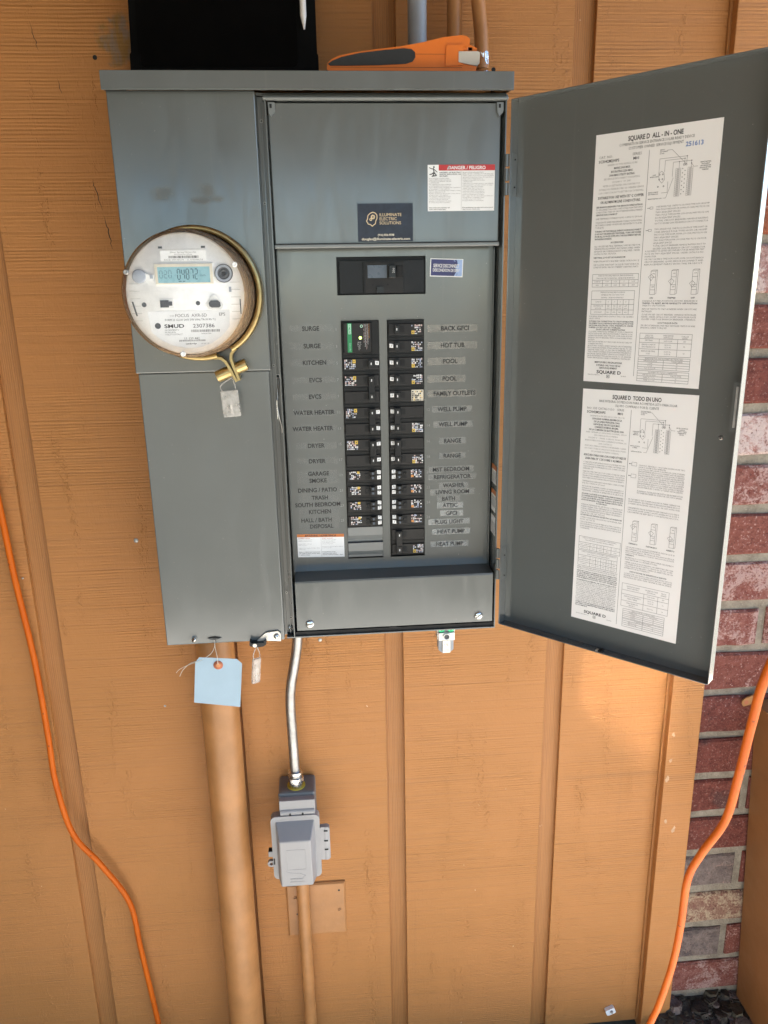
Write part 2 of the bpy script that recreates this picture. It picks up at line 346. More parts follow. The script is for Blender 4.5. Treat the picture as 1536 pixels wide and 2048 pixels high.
# ------------------------------------------------------------------ helpers: meshes
ORG = {}
X_, Y_, Z_ = Vector((1, 0, 0)), Vector((0, 1, 0)), Vector((0, 0, 1))
class MB:
    def __init__(s, O=(0, 0, 0), U=X_, V=Y_, W=Z_):
        s.v = []; s.f = []; s.m = []; s.sm = []; s.mats = []; s.frame(O, U, V, W)
    def frame(s, O=(0, 0, 0), U=X_, V=Y_, W=Z_):
        s.O, s.U, s.V, s.W = Vector(O), Vector(U), Vector(V), Vector(W); return s
    def mi(s, name):
        if name not in s.mats: s.mats.append(name)
        return s.mats.index(name)
    def P(s, a): return s.O + s.U * a[0] + s.V * a[1] + s.W * a[2]
    def add(s, vs, fs, mat, smooth=False):
        b = len(s.v); s.v += [s.P(x) for x in vs]; k = s.mi(mat)
        for f in fs: s.f.append(tuple(b + i for i in f)); s.m.append(k); s.sm.append(smooth)
        return s
    def box(s, x0, x1, y0, y1, z0, z1, mat):
        x0, x1 = sorted((x0, x1)); y0, y1 = sorted((y0, y1)); z0, z1 = sorted((z0, z1))
        return s.add([(x, y, z) for z in (z0, z1) for y in (y0, y1) for x in (x0, x1)],
                     [(0, 2, 3, 1), (4, 5, 7, 6), (0, 1, 5, 4), (2, 6, 7, 3), (0, 4, 6, 2), (1, 3, 7, 5)], mat)
    def cbox(s, x0, x1, y0, y1, z0, z1, mat, c=0.05):
        # a box whose front (low y) edges are chamfered
        a = [(x0, y1, z0), (x1, y1, z0), (x1, y1, z1), (x0, y1, z1), (x0, y0 + c, z0), (x1, y0 + c, z0), (x1, y0 + c, z1), (x0, y0 + c, z1),
             (x0 + c, y0, z0 + c), (x1 - c, y0, z0 + c), (x1 - c, y0, z1 - c), (x0 + c, y0, z1 - c)]
        f = [(3, 2, 1, 0), (8, 9, 10, 11)]
        for i in range(4):
            j = (i + 1) % 4; f += [(i, j, j + 4, i + 4), (i + 4, j + 4, j + 8, i + 8)]
        return s.add(a, f, mat)
    def prism(s, pts, y0, y1, mat, smooth=False):
        # polygon in (x, z), extruded along y
        n = len(pts); vs = [(p[0], y0, p[1]) for p in pts] + [(p[0], y1, p[1]) for p in pts]
        s.add(vs, [tuple(range(n)), tuple(range(2 * n - 1, n - 1, -1))], mat)
        return s.add(vs, [(i, i + n, (i + 1) % n + n, (i + 1) % n) for i in range(n)], mat, smooth)
    def cyl(s, p, q, r, mat, n=20, r2=None, caps=True):
        p, q = Vector(p), Vector(q); d = (q - p).normalized(); a = d.orthogonal().normalized(); b = d.cross(a); r2 = r if r2 is None else r2
        vs = []
        for c, rr in ((p, r), (q, r2)):
            vs += [tuple(c + (a * math.cos(t) + b * math.sin(t)) * rr) for t in (2 * math.pi * i / n for i in range(n))]
        s.add(vs, [(i, (i + 1) % n, (i + 1) % n + n, i + n) for i in range(n)], mat, True)
        if caps: s.add(vs, [tuple(range(n - 1, -1, -1)), tuple(range(n, 2 * n))], mat)
        return s
    def lathe(s, c, prof, mat, n=48, a0=0.0, a1=2 * math.pi, smooth=True):
        # profile of (radius, y) turned about the y axis through c=(x, z)
        full = abs(a1 - a0 - 2 * math.pi) < 1e-6; k = n if full else n + 1; vs = []
        for i in range(k):
            t = a0 + (a1 - a0) * i / n
            vs += [(c[0] + r * math.cos(t), y, c[1] + r * math.sin(t)) for r, y in prof]
        m = len(prof); fs = []
        for i in range(n):
            j = (i + 1) % k
            fs += [(i * m + q, j * m + q, j * m + q + 1, i * m + q + 1) for q in range(m - 1)]
        return s.add(vs, fs, mat, smooth)
    def tube(s, pts, r, mat, n=12, sub=6, caps=True):
        pts = [Vector(p) for p in pts]; P = []
        if sub > 1 and len(pts) > 2:
            for i in range(len(pts) - 1):
                p0 = pts[max(i - 1, 0)]; p1 = pts[i]; p2 = pts[i + 1]; p3 = pts[min(i + 2, len(pts) - 1)]
                for k in range(sub):
                    t = k / sub
                    P.append(0.5 * (2 * p1 + (p2 - p0) * t + (2 * p0 - 5 * p1 + 4 * p2 - p3) * t * t + (3 * p1 - p0 - 3 * p2 + p3) * t ** 3))
            P.append(pts[-1])
        else: P = pts
        d = (P[1] - P[0]).normalized(); a = d.orthogonal().normalized(); vs = []
        for i, p in enumerate(P):
            d = (P[min(i + 1, len(P) - 1)] - P[max(i - 1, 0)]).normalized(); a = (a - d * a.dot(d)).normalized(); b = d.cross(a)
            rr = r[min(i // max(sub, 1), len(r) - 1)] if isinstance(r, (list, tuple)) else r
            vs += [tuple(p + (a * math.cos(t) + b * math.sin(t)) * rr) for t in (2 * math.pi * q / n for q in range(n))]
        fs = [(i * n + q, i * n + (q + 1) % n, (i + 1) * n + (q + 1) % n, (i + 1) * n + q) for i in range(len(P) - 1) for q in range(n)]
        s.add(vs, fs, mat, True)
        if caps: s.add(vs, [tuple(range(n - 1, -1, -1)), tuple(range((len(P) - 1) * n, len(P) * n))], mat)
        return s
    # flat print on the plane x-z of the frame at depth y
    def rect(s, x0, z0, x1, z1, y, mat):
        return s.add([(x0, y, z0), (x1, y, z0), (x1, y, z1), (x0, y, z1)], [(0, 1, 2, 3)], mat)
    def poly(s, pts, y, mat): return s.add([(p[0], y, p[1]) for p in pts], [tuple(range(len(pts)))], mat)
    def disc(s, cx, cz, r, y, mat, n=24): return s.poly([(cx + r * math.cos(2 * math.pi * i / n), cz + r * math.sin(2 * math.pi * i / n)) for i in range(n)], y, mat)
    def ring(s, cx, cz, r0, r1, y, mat, n=28):
        vs = []
        for i in range(n):
            t = 2 * math.pi * i / n; vs += [(cx + r0 * math.cos(t), y, cz + r0 * math.sin(t)), (cx + r1 * math.cos(t), y, cz + r1 * math.sin(t))]
        return s.add(vs, [(2 * i, 2 * i + 1, 2 * ((i + 1) % n) + 1, 2 * ((i + 1) % n)) for i in range(n)], mat)
    def line(s, pts, w, y, mat):
        for (x0, z0), (x1, z1) in zip(pts, pts[1:]):
            dx, dz = x1 - x0, z1 - z0; L = math.hypot(dx, dz) or 1e-6; nx, nz = -dz / L * w / 2, dx / L * w / 2
            s.poly([(x0 + nx, z0 + nz), (x0 - nx, z0 - nz), (x1 - nx, z1 - nz), (x1 + nx, z1 + nz)], y, mat)
        return s
    def text(s, t, x, z, h, y, mat, al='c', style='fine', width=None, rot=0.0, sx=1.0):
        g = GL[style]; L = sum(g[c][2] for c in t) * h * sx
        if width: sx *= width / L; L = width
        px = {'c': -L / 2, 'l': 0, 'r': -L}[al]; ca, sa = math.cos(rot), math.sin(rot)
        for c in t:
            vs, fs, adv = g[c]
            if vs:
                q = []
                for vx, vz in vs:
                    lx, lz = px + vx * h * sx, (vz - 0.5) * h
                    q.append((x + lx * ca - lz * sa, y, z + lx * sa + lz * ca))
                s.add(q, fs, mat)
            px += adv * h * sx
        return s
    def mesh(s, name, org=(0, 0, 0)):
        me = bpy.data.meshes.new(name); o = Vector(org)
        me.from_pydata([tuple((p - o) * S) for p in s.v], [], s.f)
        for k in s.mats: me.materials.append(MATS[k])
        me.polygons.foreach_set('material_index', s.m); me.polygons.foreach_set('use_smooth', s.sm)
        me.update(); return me
    def build(s, name, parent=None, bevel=0.0, org=None, seg=2):
        if parent is not None:
            po = ORG[parent.name]; org = po if org is None else org
            ob = bpy.data.objects.new(name, s.mesh(name, org)); ob.parent = parent; ob.location = tuple((Vector(org) - Vector(po)) * S)
        else:
            org = (0, 0, -ZG) if org is None else org
            ob = bpy.data.objects.new(name, s.mesh(name, org)); ob.location = (org[0] * S, org[1] * S, (org[2] + ZG) * S)
        col.objects.link(ob); ORG[ob.name] = tuple(org)
        if bevel:
            md = ob.modifiers.new('bevel', 'BEVEL'); md.width = bevel * S; md.segments = seg; md.limit_method = 'ANGLE'; md.angle_limit = math.radians(40)
        return ob
def tag(o, label=None, cat=None, group=None, kind=None):
    if label: o['label'] = label
    if cat: o['category'] = cat
    if group: o['group'] = group
    if kind: o['kind'] = kind
    return o
def thing(name, org, label, cat, group=None):
    o = bpy.data.objects.new(name, None); o.empty_display_size = 0.05; col.objects.link(o)
    o.location = (org[0] * S, org[1] * S, (org[2] + ZG) * S); ORG[o.name] = tuple(org)
    return tag(o, label, cat, group)
def screw_head(mb, x, z, y, r, mat, slot='slot_black', ang=0.5, depth=0.09):
    mb.lathe((x, z), [(r, y), (r, y - depth * 0.4), (r * 0.75, y - depth * 0.85), (0.001, y - depth)], mat, 20)
    c, s_ = math.cos(ang), math.sin(ang); w = r * 0.16
    mb.poly([(x + c * r * 0.8 + s_ * w, z + s_ * r * 0.8 - c * w), (x + c * r * 0.8 - s_ * w, z + s_ * r * 0.8 + c * w),
             (x - c * r * 0.8 - s_ * w, z - s_ * r * 0.8 + c * w), (x - c * r * 0.8 + s_ * w, z - s_ * r * 0.8 - c * w)], y - depth * 1.02, slot)

# ================================================================== SETTING
g = MB(); g.add([(-20000, -20000, -ZG), (20000, -20000, -ZG), (20000, 20000, -ZG), (-20000, 20000, -ZG)], [(0, 1, 2, 3)], 'soil')
tag(g.build('ground'), kind='structure')
g = MB(); g.box(-30, 300, -100, -12, -ZG - 3, -ZG + 0.6, 'bounce_concrete')  # unseen slab, added and sized to bounce sunlight up onto the wall
tag(g.build('path', bevel=0.3), kind='structure')

# ---- siding wall: boards, battens over their joints, corner board
wall = thing('siding_wall', (0, 0, -ZG), 'tan painted rough-sawn board-and-batten house wall behind the grey cabinet', 'wall')
grooves = [(-57.1, -55.7), (-45.25, -43.85), (-33.4, -32.0), (-21.55, -20.15), (-9.72, -8.3), (2.3, 3.7), (14.2, 15.57), (26.2, 27.52)]
edges = [-68] + [g_ for p_ in grooves for g_ in p_] + [36.9]
for x0, x1 in zip(edges[::2], edges[1::2]):
    MB().box(x0, x1, 0, 0.62, -40.4, 58, 'siding').build('board', wall, bevel=0.035)
MB().box(-68, 36.9, 0.64, 5, -40.4, 58, 'roof_wood').build('sheathing', wall)
for x0, x1 in grooves:                      # the strip set back between each pair of boards
    MB().box(x0 + 0.003, x1 - 0.003, 0.36, 0.63, -40.35, 58, 'batten_wood').build('batten', wall)
cb = MB(); cb.box(35.72, 38.2, -0.8, 0.9, -40.9, 58, 'siding'); cb = cb.build('corner_board', wall, bevel=0.06)
ck = MB(); ck.tube([(35.66 + random.uniform(-.03, .03), -0.08 + random.uniform(-.04, .02), z) for z in range(-40, 58, 3)], 0.13, 'batten_wood', 8, 2); ck.build('caulk_bead', wall)
for x, z in ((-1.68, 34.36), (21.4, 33.8)):
    n = MB(); n.lathe((x, z), [(0.13, -0.004), (0.10, 0.0), (0.02, 0.03)], 'slot_black', 14); n.disc(x, z, 0.1, -0.006, 'slot_black'); n.build('nail_hole', wall)
for x, z, r in ((-2.45, 5.43, 0.16), (-1.73, -7.13, 0.09), (9.6, -2.58, 0.14), (-10.2, 3.1, .08)):
    n = MB(); n.lathe((x, z), [(r, -0.003), (r * .8, -0.03), (0.001, -0.035)], 'dull_steel', 12); n.build('nail', wall)
# splits in the boards
for pts, w in ((((-2.62, 28.0), (-2.5, 27.4), (-2.2, 26.2)), 0.05), (((-2.15, 26.0), (-1.98, 25.0), (-1.88, 24.0)), 0.06), (((-5.1, 36.2), (-4.9, 35.3), (-4.75, 34.7)), 0.04), (((-3.9, 33.3), (-3.75, 32.5)), 0.035)):
    n = MB(); P_ = []
    for (xa, za), (xb, zb_) in zip(pts, pts[1:]):
        P_ += [(xa + (xb - xa) * i / 6 + random.uniform(-.05, .05), za + (zb_ - za) * i / 6) for i in range(6)]
    P_.append(pts[-1]); m_ = len(P_)
    for i, (p0, p1) in enumerate(zip(P_, P_[1:])):
        w0, w1 = w * math.sin(math.pi * (i + .05) / m_), w * math.sin(math.pi * (i + 1.05) / m_)
        n.poly([(p0[0] - w0 / 2, p0[1]), (p0[0] + w0 / 2, p0[1]), (p1[0] + w1 / 2, p1[1]), (p1[0] - w1 / 2, p1[1])], -0.005, 'slot_black')
    n.build('split', wall)

for x, z, a in ((36.15, -11.6, .3), (36.1, -13.9, .35), (35.95, -15.6, .45), (36.2, -19.4, .28), (36.9, -20.2, .4)):
    n = MB(); k_ = 9; n.poly([(x + a * random.uniform(.2, .55) * math.cos(-2 * math.pi * i / k_), z + a * random.uniform(.3, 1.0) * math.sin(-2 * math.pi * i / k_)) for i in range(k_)][::-1], -0.806, 'chipped_paint'); n.build('paint_chip', wall)
# ---- brick pier
pier = thing('brick_wall', (43, 0, -ZG), 'weathered red brick wall with whitewash and thick mortar beyond the corner board', 'wall')
XR = 48.0
mo = MB(); mo.box(37.6, XR - 0.15, 0.26, 8, -ZG, 58, 'mortar'); mo.build('mortar', pier)
kinds = {0: 'brick_white', 1: 'brick_red', 2: 'brick_dark', 3: 'brick_white', 4: 'brick_pink', 5: 'brick_red', 6: 'brick_pink', 7: 'brick_pink', 8: 'brick_red', 9: 'brick_dark', 10: 'brick_dark', 11: 'brick_dark', 12: 'brick_dark', 13: 'brick_grey', 14: 'brick_cream', 15: 'brick_grey', 16: 'brick_pink'}
heads = {7: 42.6, 11: 43.0, 13: 43.25, 15: 42.75, 0: 44.5, 2: 45.0, 4: 43.9, 9: 44.6}
PIT = 3.655
for k in range(-9, 17):
    zt = 24.06 - k * PIT - 0.34; zb = zt - PIT + 0.68
    kd = kinds.get(k, ['brick_orange', 'brick_orange', 'brick_red', 'brick_pink'][k % 4])
    if k == -1: kd = 'brick_orange'
    hx = heads.get(k, 46.2)
    for a, c_ in ((37.7, hx - 0.3), (hx + 0.3, XR)):
        if c_ - a < 0.8: continue
        j = lambda q: random.uniform(-q, q)
        bm = MB(); y0 = j(0.09)
        ch = 0.16
        x0, x1, z0, z1 = a, c_, zb + j(0.07), zt + j(0.07)
        nx = 4
        # irregular, worn front face
        top = [(x0 + (x1 - x0) * i / nx, z1 + j(0.06)) for i in range(nx + 1)]; bot = [(x0 + (x1 - x0) * i / nx, z0 + j(0.06)) for i in range(nx + 1)]
        outl = bot + top[::-1]; n = len(outl); cx, cz = (x0 + x1) / 2, (z0 + z1) / 2
        inn = [(p[0] + (ch + j(0.05)) * (1 if p[0] < cx else -1) * (1 if abs(p[0] - cx) > (x1 - x0) * 0.45 else 0), p[1] + (ch + j(0.05)) * (1 if p[1] < cz else -1)) for p in outl]
        vs = [(p[0], 3.5, p[1]) for p in outl] + [(p[0], y0 + 0.14, p[1]) for p in outl] + [(p[0], y0 + j(0.02), p[1]) for p in inn]
        fs = []
        for i in range(n):
            q = (i + 1) % n; fs += [(i, q, q + n, i + n), (i + n, q + n, q + 2 * n, i + 2 * n)]
        for i in range(nx):
            fs.append((2 * n + i, 2 * n + i + 1, 2 * n + (n - 2 - i), 2 * n + (n - 1 - i)))
        bm.add(vs, fs, kd if a < 40 or k in (14,) else random.choice(['brick_red', 'brick_pink', kd, 'brick_dark']))
        bm.build('brick', pier, org=(cx, 0, cz))

rb = MB()
for i in range(700):
    x, y, r = random.uniform(37, 47), random.uniform(-9, 0.2), random.choice((0.12, 0.18, 0.25, 0.4, 0.7)) * random.uniform(0.6, 1.2)
    z = -41.9 + max(0, 3.3 + y * 0.42) + random.uniform(-.2, .2)
    vs = []; 
    for a_ in range(6):
        for b_ in (-0.6, 0.6):
            q = r * random.uniform(0.6, 1.0); vs.append((x + q * math.cos(a_ * 1.047), y + q * math.sin(a_ * 1.047), z + b_ * r * random.uniform(.5, .9)))
    rb.add(vs, [(2 * i_, 2 * ((i_ + 1) % 6), 2 * ((i_ + 1) % 6) + 1, 2 * i_ + 1) for i_ in range(6)] + [(1, 3, 5, 7, 9, 11), (10, 8, 6, 4, 2, 0)], random.choice(('dark_soil', 'dark_soil', 'soil', 'soil', 'brick_grey')))
rb.add([(36.5, 0.3, -38.6), (48, 0.3, -38.6), (48, -9, -42.05), (36.5, -9, -42.05)], [(0, 3, 2, 1)], 'dark_soil')
tag(rb.build('rubble'), 'dark soil and broken stone heaped at the foot of the brick wall', 'soil', kind='stuff')

blocker = thing('left_light_blocker', (-102, -60, -ZG), 'unseen wall added on the left to block light from the house wall and the door', 'wall')  # added out of view to darken the left side and the open door
MB().box(-106, -100, -124, -.5, -ZG, 50, 'roof_wood').build('blocker_face', blocker)
MB().box(-100, -68.1, 0, 5, -ZG, 58, 'roof_wood').build('blocker_return', blocker)
# ---- patio roof that shades the wall (above the picture)
roof = thing('patio_roof', (-10, -60, 58), 'low wooden patio roof over the wall and the cabinet', 'roof')
r_ = MB(); r_.add([(-230, 6, 60), (46.5, 6, 60), (46.5, -125, 50), (-230, -125, 50), (-230, 6, 61.5), (46.5, 6, 61.5), (46.5, -125, 51.5), (-230, -125, 51.5)],
        [(0, 3, 2, 1), (4, 5, 6, 7), (0, 1, 5, 4), (1, 2, 6, 5), (2, 3, 7, 6), (3, 0, 4, 7)], 'roof_wood'); r_.build('decking', roof)
MB().box(-230, 46.5, -125, -121.5, 44.5, 50.2, 'roof_wood').build('beam', roof, bevel=0.2)
for x in range(-220, 40, 24):
    q = MB(); q.add([(x, 0, 56), (x + 1.6, 0, 56), (x + 1.6, -121, 46.9), (x, -121, 46.9), (x, 0, 59.5), (x + 1.6, 0, 59.5), (x + 1.6, -121, 50.4), (x, -121, 50.4)],
        [(0, 3, 2, 1), (4, 5, 6, 7), (0, 1, 5, 4), (1, 2, 6, 5), (2, 3, 7, 6), (3, 0, 4, 7)], 'roof_wood'); q.build('rafter', roof)

# ================================================================== SERVICE CABINET
panel = thing('electrical_cabinet', (10.5, 0, 0), 'grey steel meter and breaker cabinet mounted on the tan siding, its right door swung open', 'electrical panel')
W, H = 21.1, 31.6; F = -5.0; DF = -3.25
e = MB()
e.box(0.04, 7.6, -4.35, -0.02, 0.0, 31.45, 'grey_paint')                    # closed meter side
e.box(7.602, W - 0.07, -0.3, -0.02, 0.08, 31.3, 'grey_paint')               # back
e.box(7.602, W, -4.98, -0.02, 0.0, 0.075, 'grey_paint')                     # floor
e.box(7.602, W, -4.7, -0.02, 31.35, 31.45, 'grey_paint')                    # top
e.box(W - 0.07, W, -4.98, -0.31, 0.08, 31.34, 'grey_paint')                 # right side
e.build('enclosure', panel)
d_ = MB(); d_.box(7.62, 8.12, -4.45, -4.37, 0.2, 31.3, 'grey_strip'); d_.box(8.06, 8.12, -4.98, -4.46, 0.08, 31.3, 'grey_paint'); d_.box(7.80, 7.86, -4.62, -4.46, 0.2, 31.0, 'grey_paint')
d_.build('divider_strip', panel)
for x, z, r in ((7.82, 30.1, 0.06), (7.75, 26.0, 0.05), (7.92, 16.55, 0.09), (7.72, 17.2, .05), (7.72, 3.0, .05), (7.98, 2.2, .05), (7.9, 1.2, .06)):
    q = MB(); q.disc(x, z, r, -4.635 if 7.7 < x < 7.9 else -4.46, 'slot_black', 12); q.ring(x, z, r, r * 1.4, -4.64 if 7.7 < x < 7.9 else -4.465, 'dull_steel', 12); q.build('strip_hole', panel)
q = MB(); screw_head(q, 7.82, 0.55, -4.5, 0.15, 'bright_steel', ang=1.3, depth=.12); q.build('screw', panel)
# strike of the door latch
q = MB(); q.tube([(7.93, -4.5, 16.5), (7.94, -4.62, 16.0), (7.86, -4.75, 15.7), (7.86, -4.8, 15.4), (7.80, -4.9, 15.1), (7.84, -4.9, 14.6), (7.9, -4.9, 14.1), (7.97, -4.75, 13.8), (8.0, -4.62, 13.5), (8.0, -4.5, 13.2)], 0.045, 'dull_steel', 8, 4)
q.box(7.78, 7.84, -5.0, -4.85, 14.1, 15.2, 'bright_steel'); q.build('latch_strike', panel)

# hood
h_ = MB()
h_.add([(-0.17, 0, 32.9), (21.3, 0, 32.9), (21.3, -5.6, 32.27), (-0.17, -5.6, 32.27), (-0.17, 0, 32.83), (21.3, 0, 32.83), (21.3, -5.55, 32.2), (-0.17, -5.55, 32.2)],
       [(0, 3, 2, 1), (4, 5, 6, 7), (0, 1, 5, 4), (1, 2, 6, 5), (2, 3, 7, 6), (3, 0, 4, 7)], 'grey_paint')
h_.box(-0.17, 21.3, -5.62, -5.56, 31.42, 32.28, 'grey_paint'); h_.box(-0.17, 21.3, -5.615, -5.5, 31.38, 31.42, 'grey_paint')
for x in (-0.17, 21.24):
    h_.add([(x, -5.58, 31.42), (x + .06, -5.58, 31.42), (x + .06, 0, 32.0), (x, 0, 32.0), (x, -5.58, 32.26), (x + .06, -5.58, 32.26), (x + .06, 0, 32.85), (x, 0, 32.85)],
           [(0, 3, 2, 1), (4, 5, 6, 7), (0, 1, 5, 4), (1, 2, 6, 5), (2, 3, 7, 6), (3, 0, 4, 7)], 'grey_paint')
h_.build('hood', panel, bevel=0.02)
# meter-side covers
u_ = MB(); u_.box(-0.1, 7.56, F, -4.4, 16.95, 31.5, 'grey_cover'); u_.build('upper_cover', panel, bevel=0.06)
u_ = MB(); u_.box(0.02, 7.44, F + 0.06, -4.4, -0.1, 16.93, 'grey_cover'); u_.build('lower_cover', panel, bevel=0.06)
q = MB(); screw_head(q, 1.76, 0.28, -4.94, 0.16, 'bright_steel', ang=0.9, depth=0.3); q.build('screw', panel)
q = MB(); q.poly([(2.6, 0.33), (3.0, 0.22), (3.5, 0.30), (3.05, 0.42)], -4.948, 'slot_black'); q.tube([(2.62, -4.95, 0.3), (3.02, -5.08, 0.2), (3.48, -4.95, 0.28)], 0.035, 'grey_strip', 6, 4); q.build('sealing_eye', panel)
# hasp at the cover's lower corner
q = MB(); q.prism([(7.05, 0.58), (7.22, 0.42), (7.22, -0.12), (6.1, -0.02), (5.75, -0.1), (5.72, 0.0), (6.25, 0.48), (6.4, 0.52)], -5.09, -5.01, 'silver_paint')
q.build('hasp', panel, bevel=0.02)
q = MB(); q.prism([(5.25, 0.08), (5.25, -0.14), (5.32, -0.22), (5.72, -0.3), (6.1, -0.27), (6.3, -0.13), (6.3, 0.1), (6.2, 0.1), (6.15, -0.02), (5.36, -0.02), (5.36, 0.08)], -5.45, -4.99, 'black_plastic')
q.lathe((5.58, -0.165), [(0.13, -5.455), (0.06, -5.46), (0.001, -5.46)], 'silver_paint', 14); q.build('hasp_hook', panel, bevel=0.02)
q = MB(); q.disc(6.95, 0.24, 0.2, -5.10, 'galv_steel'); screw_head(q, 6.95, 0.24, -5.1, 0.17, 'bright_steel', ang=0.2, depth=.12); q.build('screw', panel)

# right compartment: upper cover plate with rolled lips
u_ = MB()
u_.box(8.2, 20.86, F + 0.4, F + 0.5, 23.84, 31.0, 'grey_paint')
u_.box(8.16, 20.9, F + 0.26, F + 0.5, 23.62, 23.83, 'grey_filler')  # lip in a lighter grey than the plate, painting in its lit edge
u_.build('upper_deadfront', panel, bevel=0.05)
u_ = MB(); u_.box(7.95, 21.18, F - 0.02, F + 0.38, 31.06, 31.22, 'grey_filler'); u_.box(7.95, 21.18, F + 0.1, F + 0.2, 31.225, 31.34, 'grey_paint'); u_.build('top_flange', panel, bevel=0.05)  # lighter grey on the flange lip stands in for light on its edge
for x in (8.22, 20.6):
    q = MB(); q.prism([(x, 30.98), (x + 0.35, 30.98), (x + 0.36, 30.6), (x + 0.3, 30.45), (x + 0.12, 30.3), (x + 0.02, 30.5)], F + 0.2, F + 0.38, 'grey_filler'); q.box(x + .08, x + .2, F + .18, F + .2, 30.7, 30.9, 'slot_black'); q.build('cover_clip', panel, bevel=0.03)
# main deadfront with its three openings
MX = (11.6, 16.85, 21.05, 23.2); LX = (11.74, 14.02); RX = (14.5, 16.74); CT = 19.6; CB = 4.6
d_ = MB()
for x0, x1, z0, z1 in ((8.24, 20.86, 23.2, 23.7), (8.24, MX[0], 21.05, 23.2), (MX[1], 20.86, 21.05, 23.2), (8.24, 20.86, CT, 21.05), (8.24, LX[0], CB, CT), (LX[1], RX[0], CB, CT), (RX[1], 20.86, CB, CT), (8.24, 20.86, 3.75, CB)):
    d_.box(x0, x1, DF, DF + 0.07, z0, z1, 'grey_paint')
d_.build('deadfront', panel)
for x in (8.2, 20.865): MB().box(x, x + .035, DF - 0.33, DF + 0.07, 3.8, 23.6, 'grey_paint').build('deadfront_lip', panel)
# wireway cover below
w_ = MB()
w_.add([(8.28, -4.9, 0.45), (20.92, -4.9, 0.45), (20.92, -4.9, 3.68), (8.28, -4.9, 3.68), (20.92, -4.86, 3.78), (8.28, -4.86, 3.78), (20.92, -3.3, 3.86), (8.28, -3.3, 3.86),
        (8.28, -3.3, 0.45), (20.92, -3.3, 0.45)], [(0, 1, 2, 3), (3, 2, 4, 5), (5, 4, 6, 7), (0, 8, 9, 1), (8, 7, 6, 9), (0, 3, 5, 7, 8), (1, 9, 6, 4, 2)], 'grey_paint')
w_.build('wireway_cover', panel)
w_ = MB(); w_.box(8.13, 21.0, -4.86, -4.8, 0.09, 0.34, 'slot_black'); w_.box(14.2, 14.7, -4.9, -4.86, 0.3, 0.42, 'slot_black'); w_.build('wireway_gap_shade', panel)  # black strip painted in for the shadow in the gap below the cover
for x, a_ in ((9.1, 0.2), (20.02, 0.6)):
    q = MB(); screw_head(q, x, 0.88, -4.9, 0.27, 'bright_steel', 'grey_strip', a_, 0.12); q.build('screw', panel)

# main breaker
mb_ = MB(); mb_.box(MX[0], MX[1], DF + 0.28, DF + 0.34, MX[2], MX[3], 'breaker_black'); mb_.box(MX[0] + 0.16, MX[1] - 0.03, DF + 0.12, DF + 0.28, MX[2] + 0.06, MX[3] - 0.2, 'black_plastic')
mb_.box(13.15, 15.55, DF + 0.06, DF + 0.12, MX[2] + 0.1, MX[3] - 0.3, 'breaker_brown')
mb_.box(13.15, 13.3, DF + 0.02, DF + 0.06, MX[2] + 0.1, MX[3] - 0.3, 'breaker_black')
mb = mb_.build('main_breaker', panel, bevel=0.02)
q = MB(); q.box(13.42, 14.55, DF + 0.03, DF + 0.06, 22.0, 22.72, 'blue_grey'); q.build('rating_window', mb)
q = MB(); q.box(14.65, 15.05, DF - 0.32, DF + 0.06, 21.98, 22.7, 'handle_black'); q.text('200', 14.92, 22.4, 0.13, DF - 0.325, 'white_print', rot=math.pi / 2); q.box(15.12, 15.5, DF - .0, DF + 0.06, 22.02, 22.68, 'slot_black'); q.build('handle', mb, bevel=0.03)
q = MB(); q.box(13.95, 14.35, DF - 0.06, DF + 0.06, 21.15, 21.5, 'handle_black'); q.disc(13.72, 21.62, 0.06, DF + 0.055, 'slot_black'); q.disc(14.6, 21.62, 0.06, DF + 0.055, 'slot_black'); q.build('test_tab', mb)

# branch breakers
def speck_label(mb, x0, z0, x1, z1, y, tint, yellow, rnd):
    nx, nz = 7, 5; dx, dz = (x1 - x0) / nx, (z1 - z0) / nz
    for i in range(nx):
        for j in range(nz):
            a = x0 + i * dx; c = z0 + j * dz
            if yellow and ((yellow == 'bl' and i < 2 and j < 2) or (yellow == 'tr' and i >= 5 and j >= 3)): continue
            if rnd.random() < 0.68:
                w = dx * rnd.uniform(0.45, 1.0); h = dz * rnd.uniform(0.4, 1.0)
                mb.rect(a, c, a + w, c + h, y, rnd.choice(tint))
    if yellow:
        a, c = (x0, z0) if yellow == 'bl' else (x1 - 2 * dx, z1 - 2 * dz)
        mb.rect(a, c, a + 1.9 * dx, c + 1.9 * dz, y, 'yellow_print'); mb.rect(a + .6 * dx, c + .6 * dz, a + 1.2 * dx, c + 1.2 * dz, y - .002, 'ink')
YB = DF - 0.16
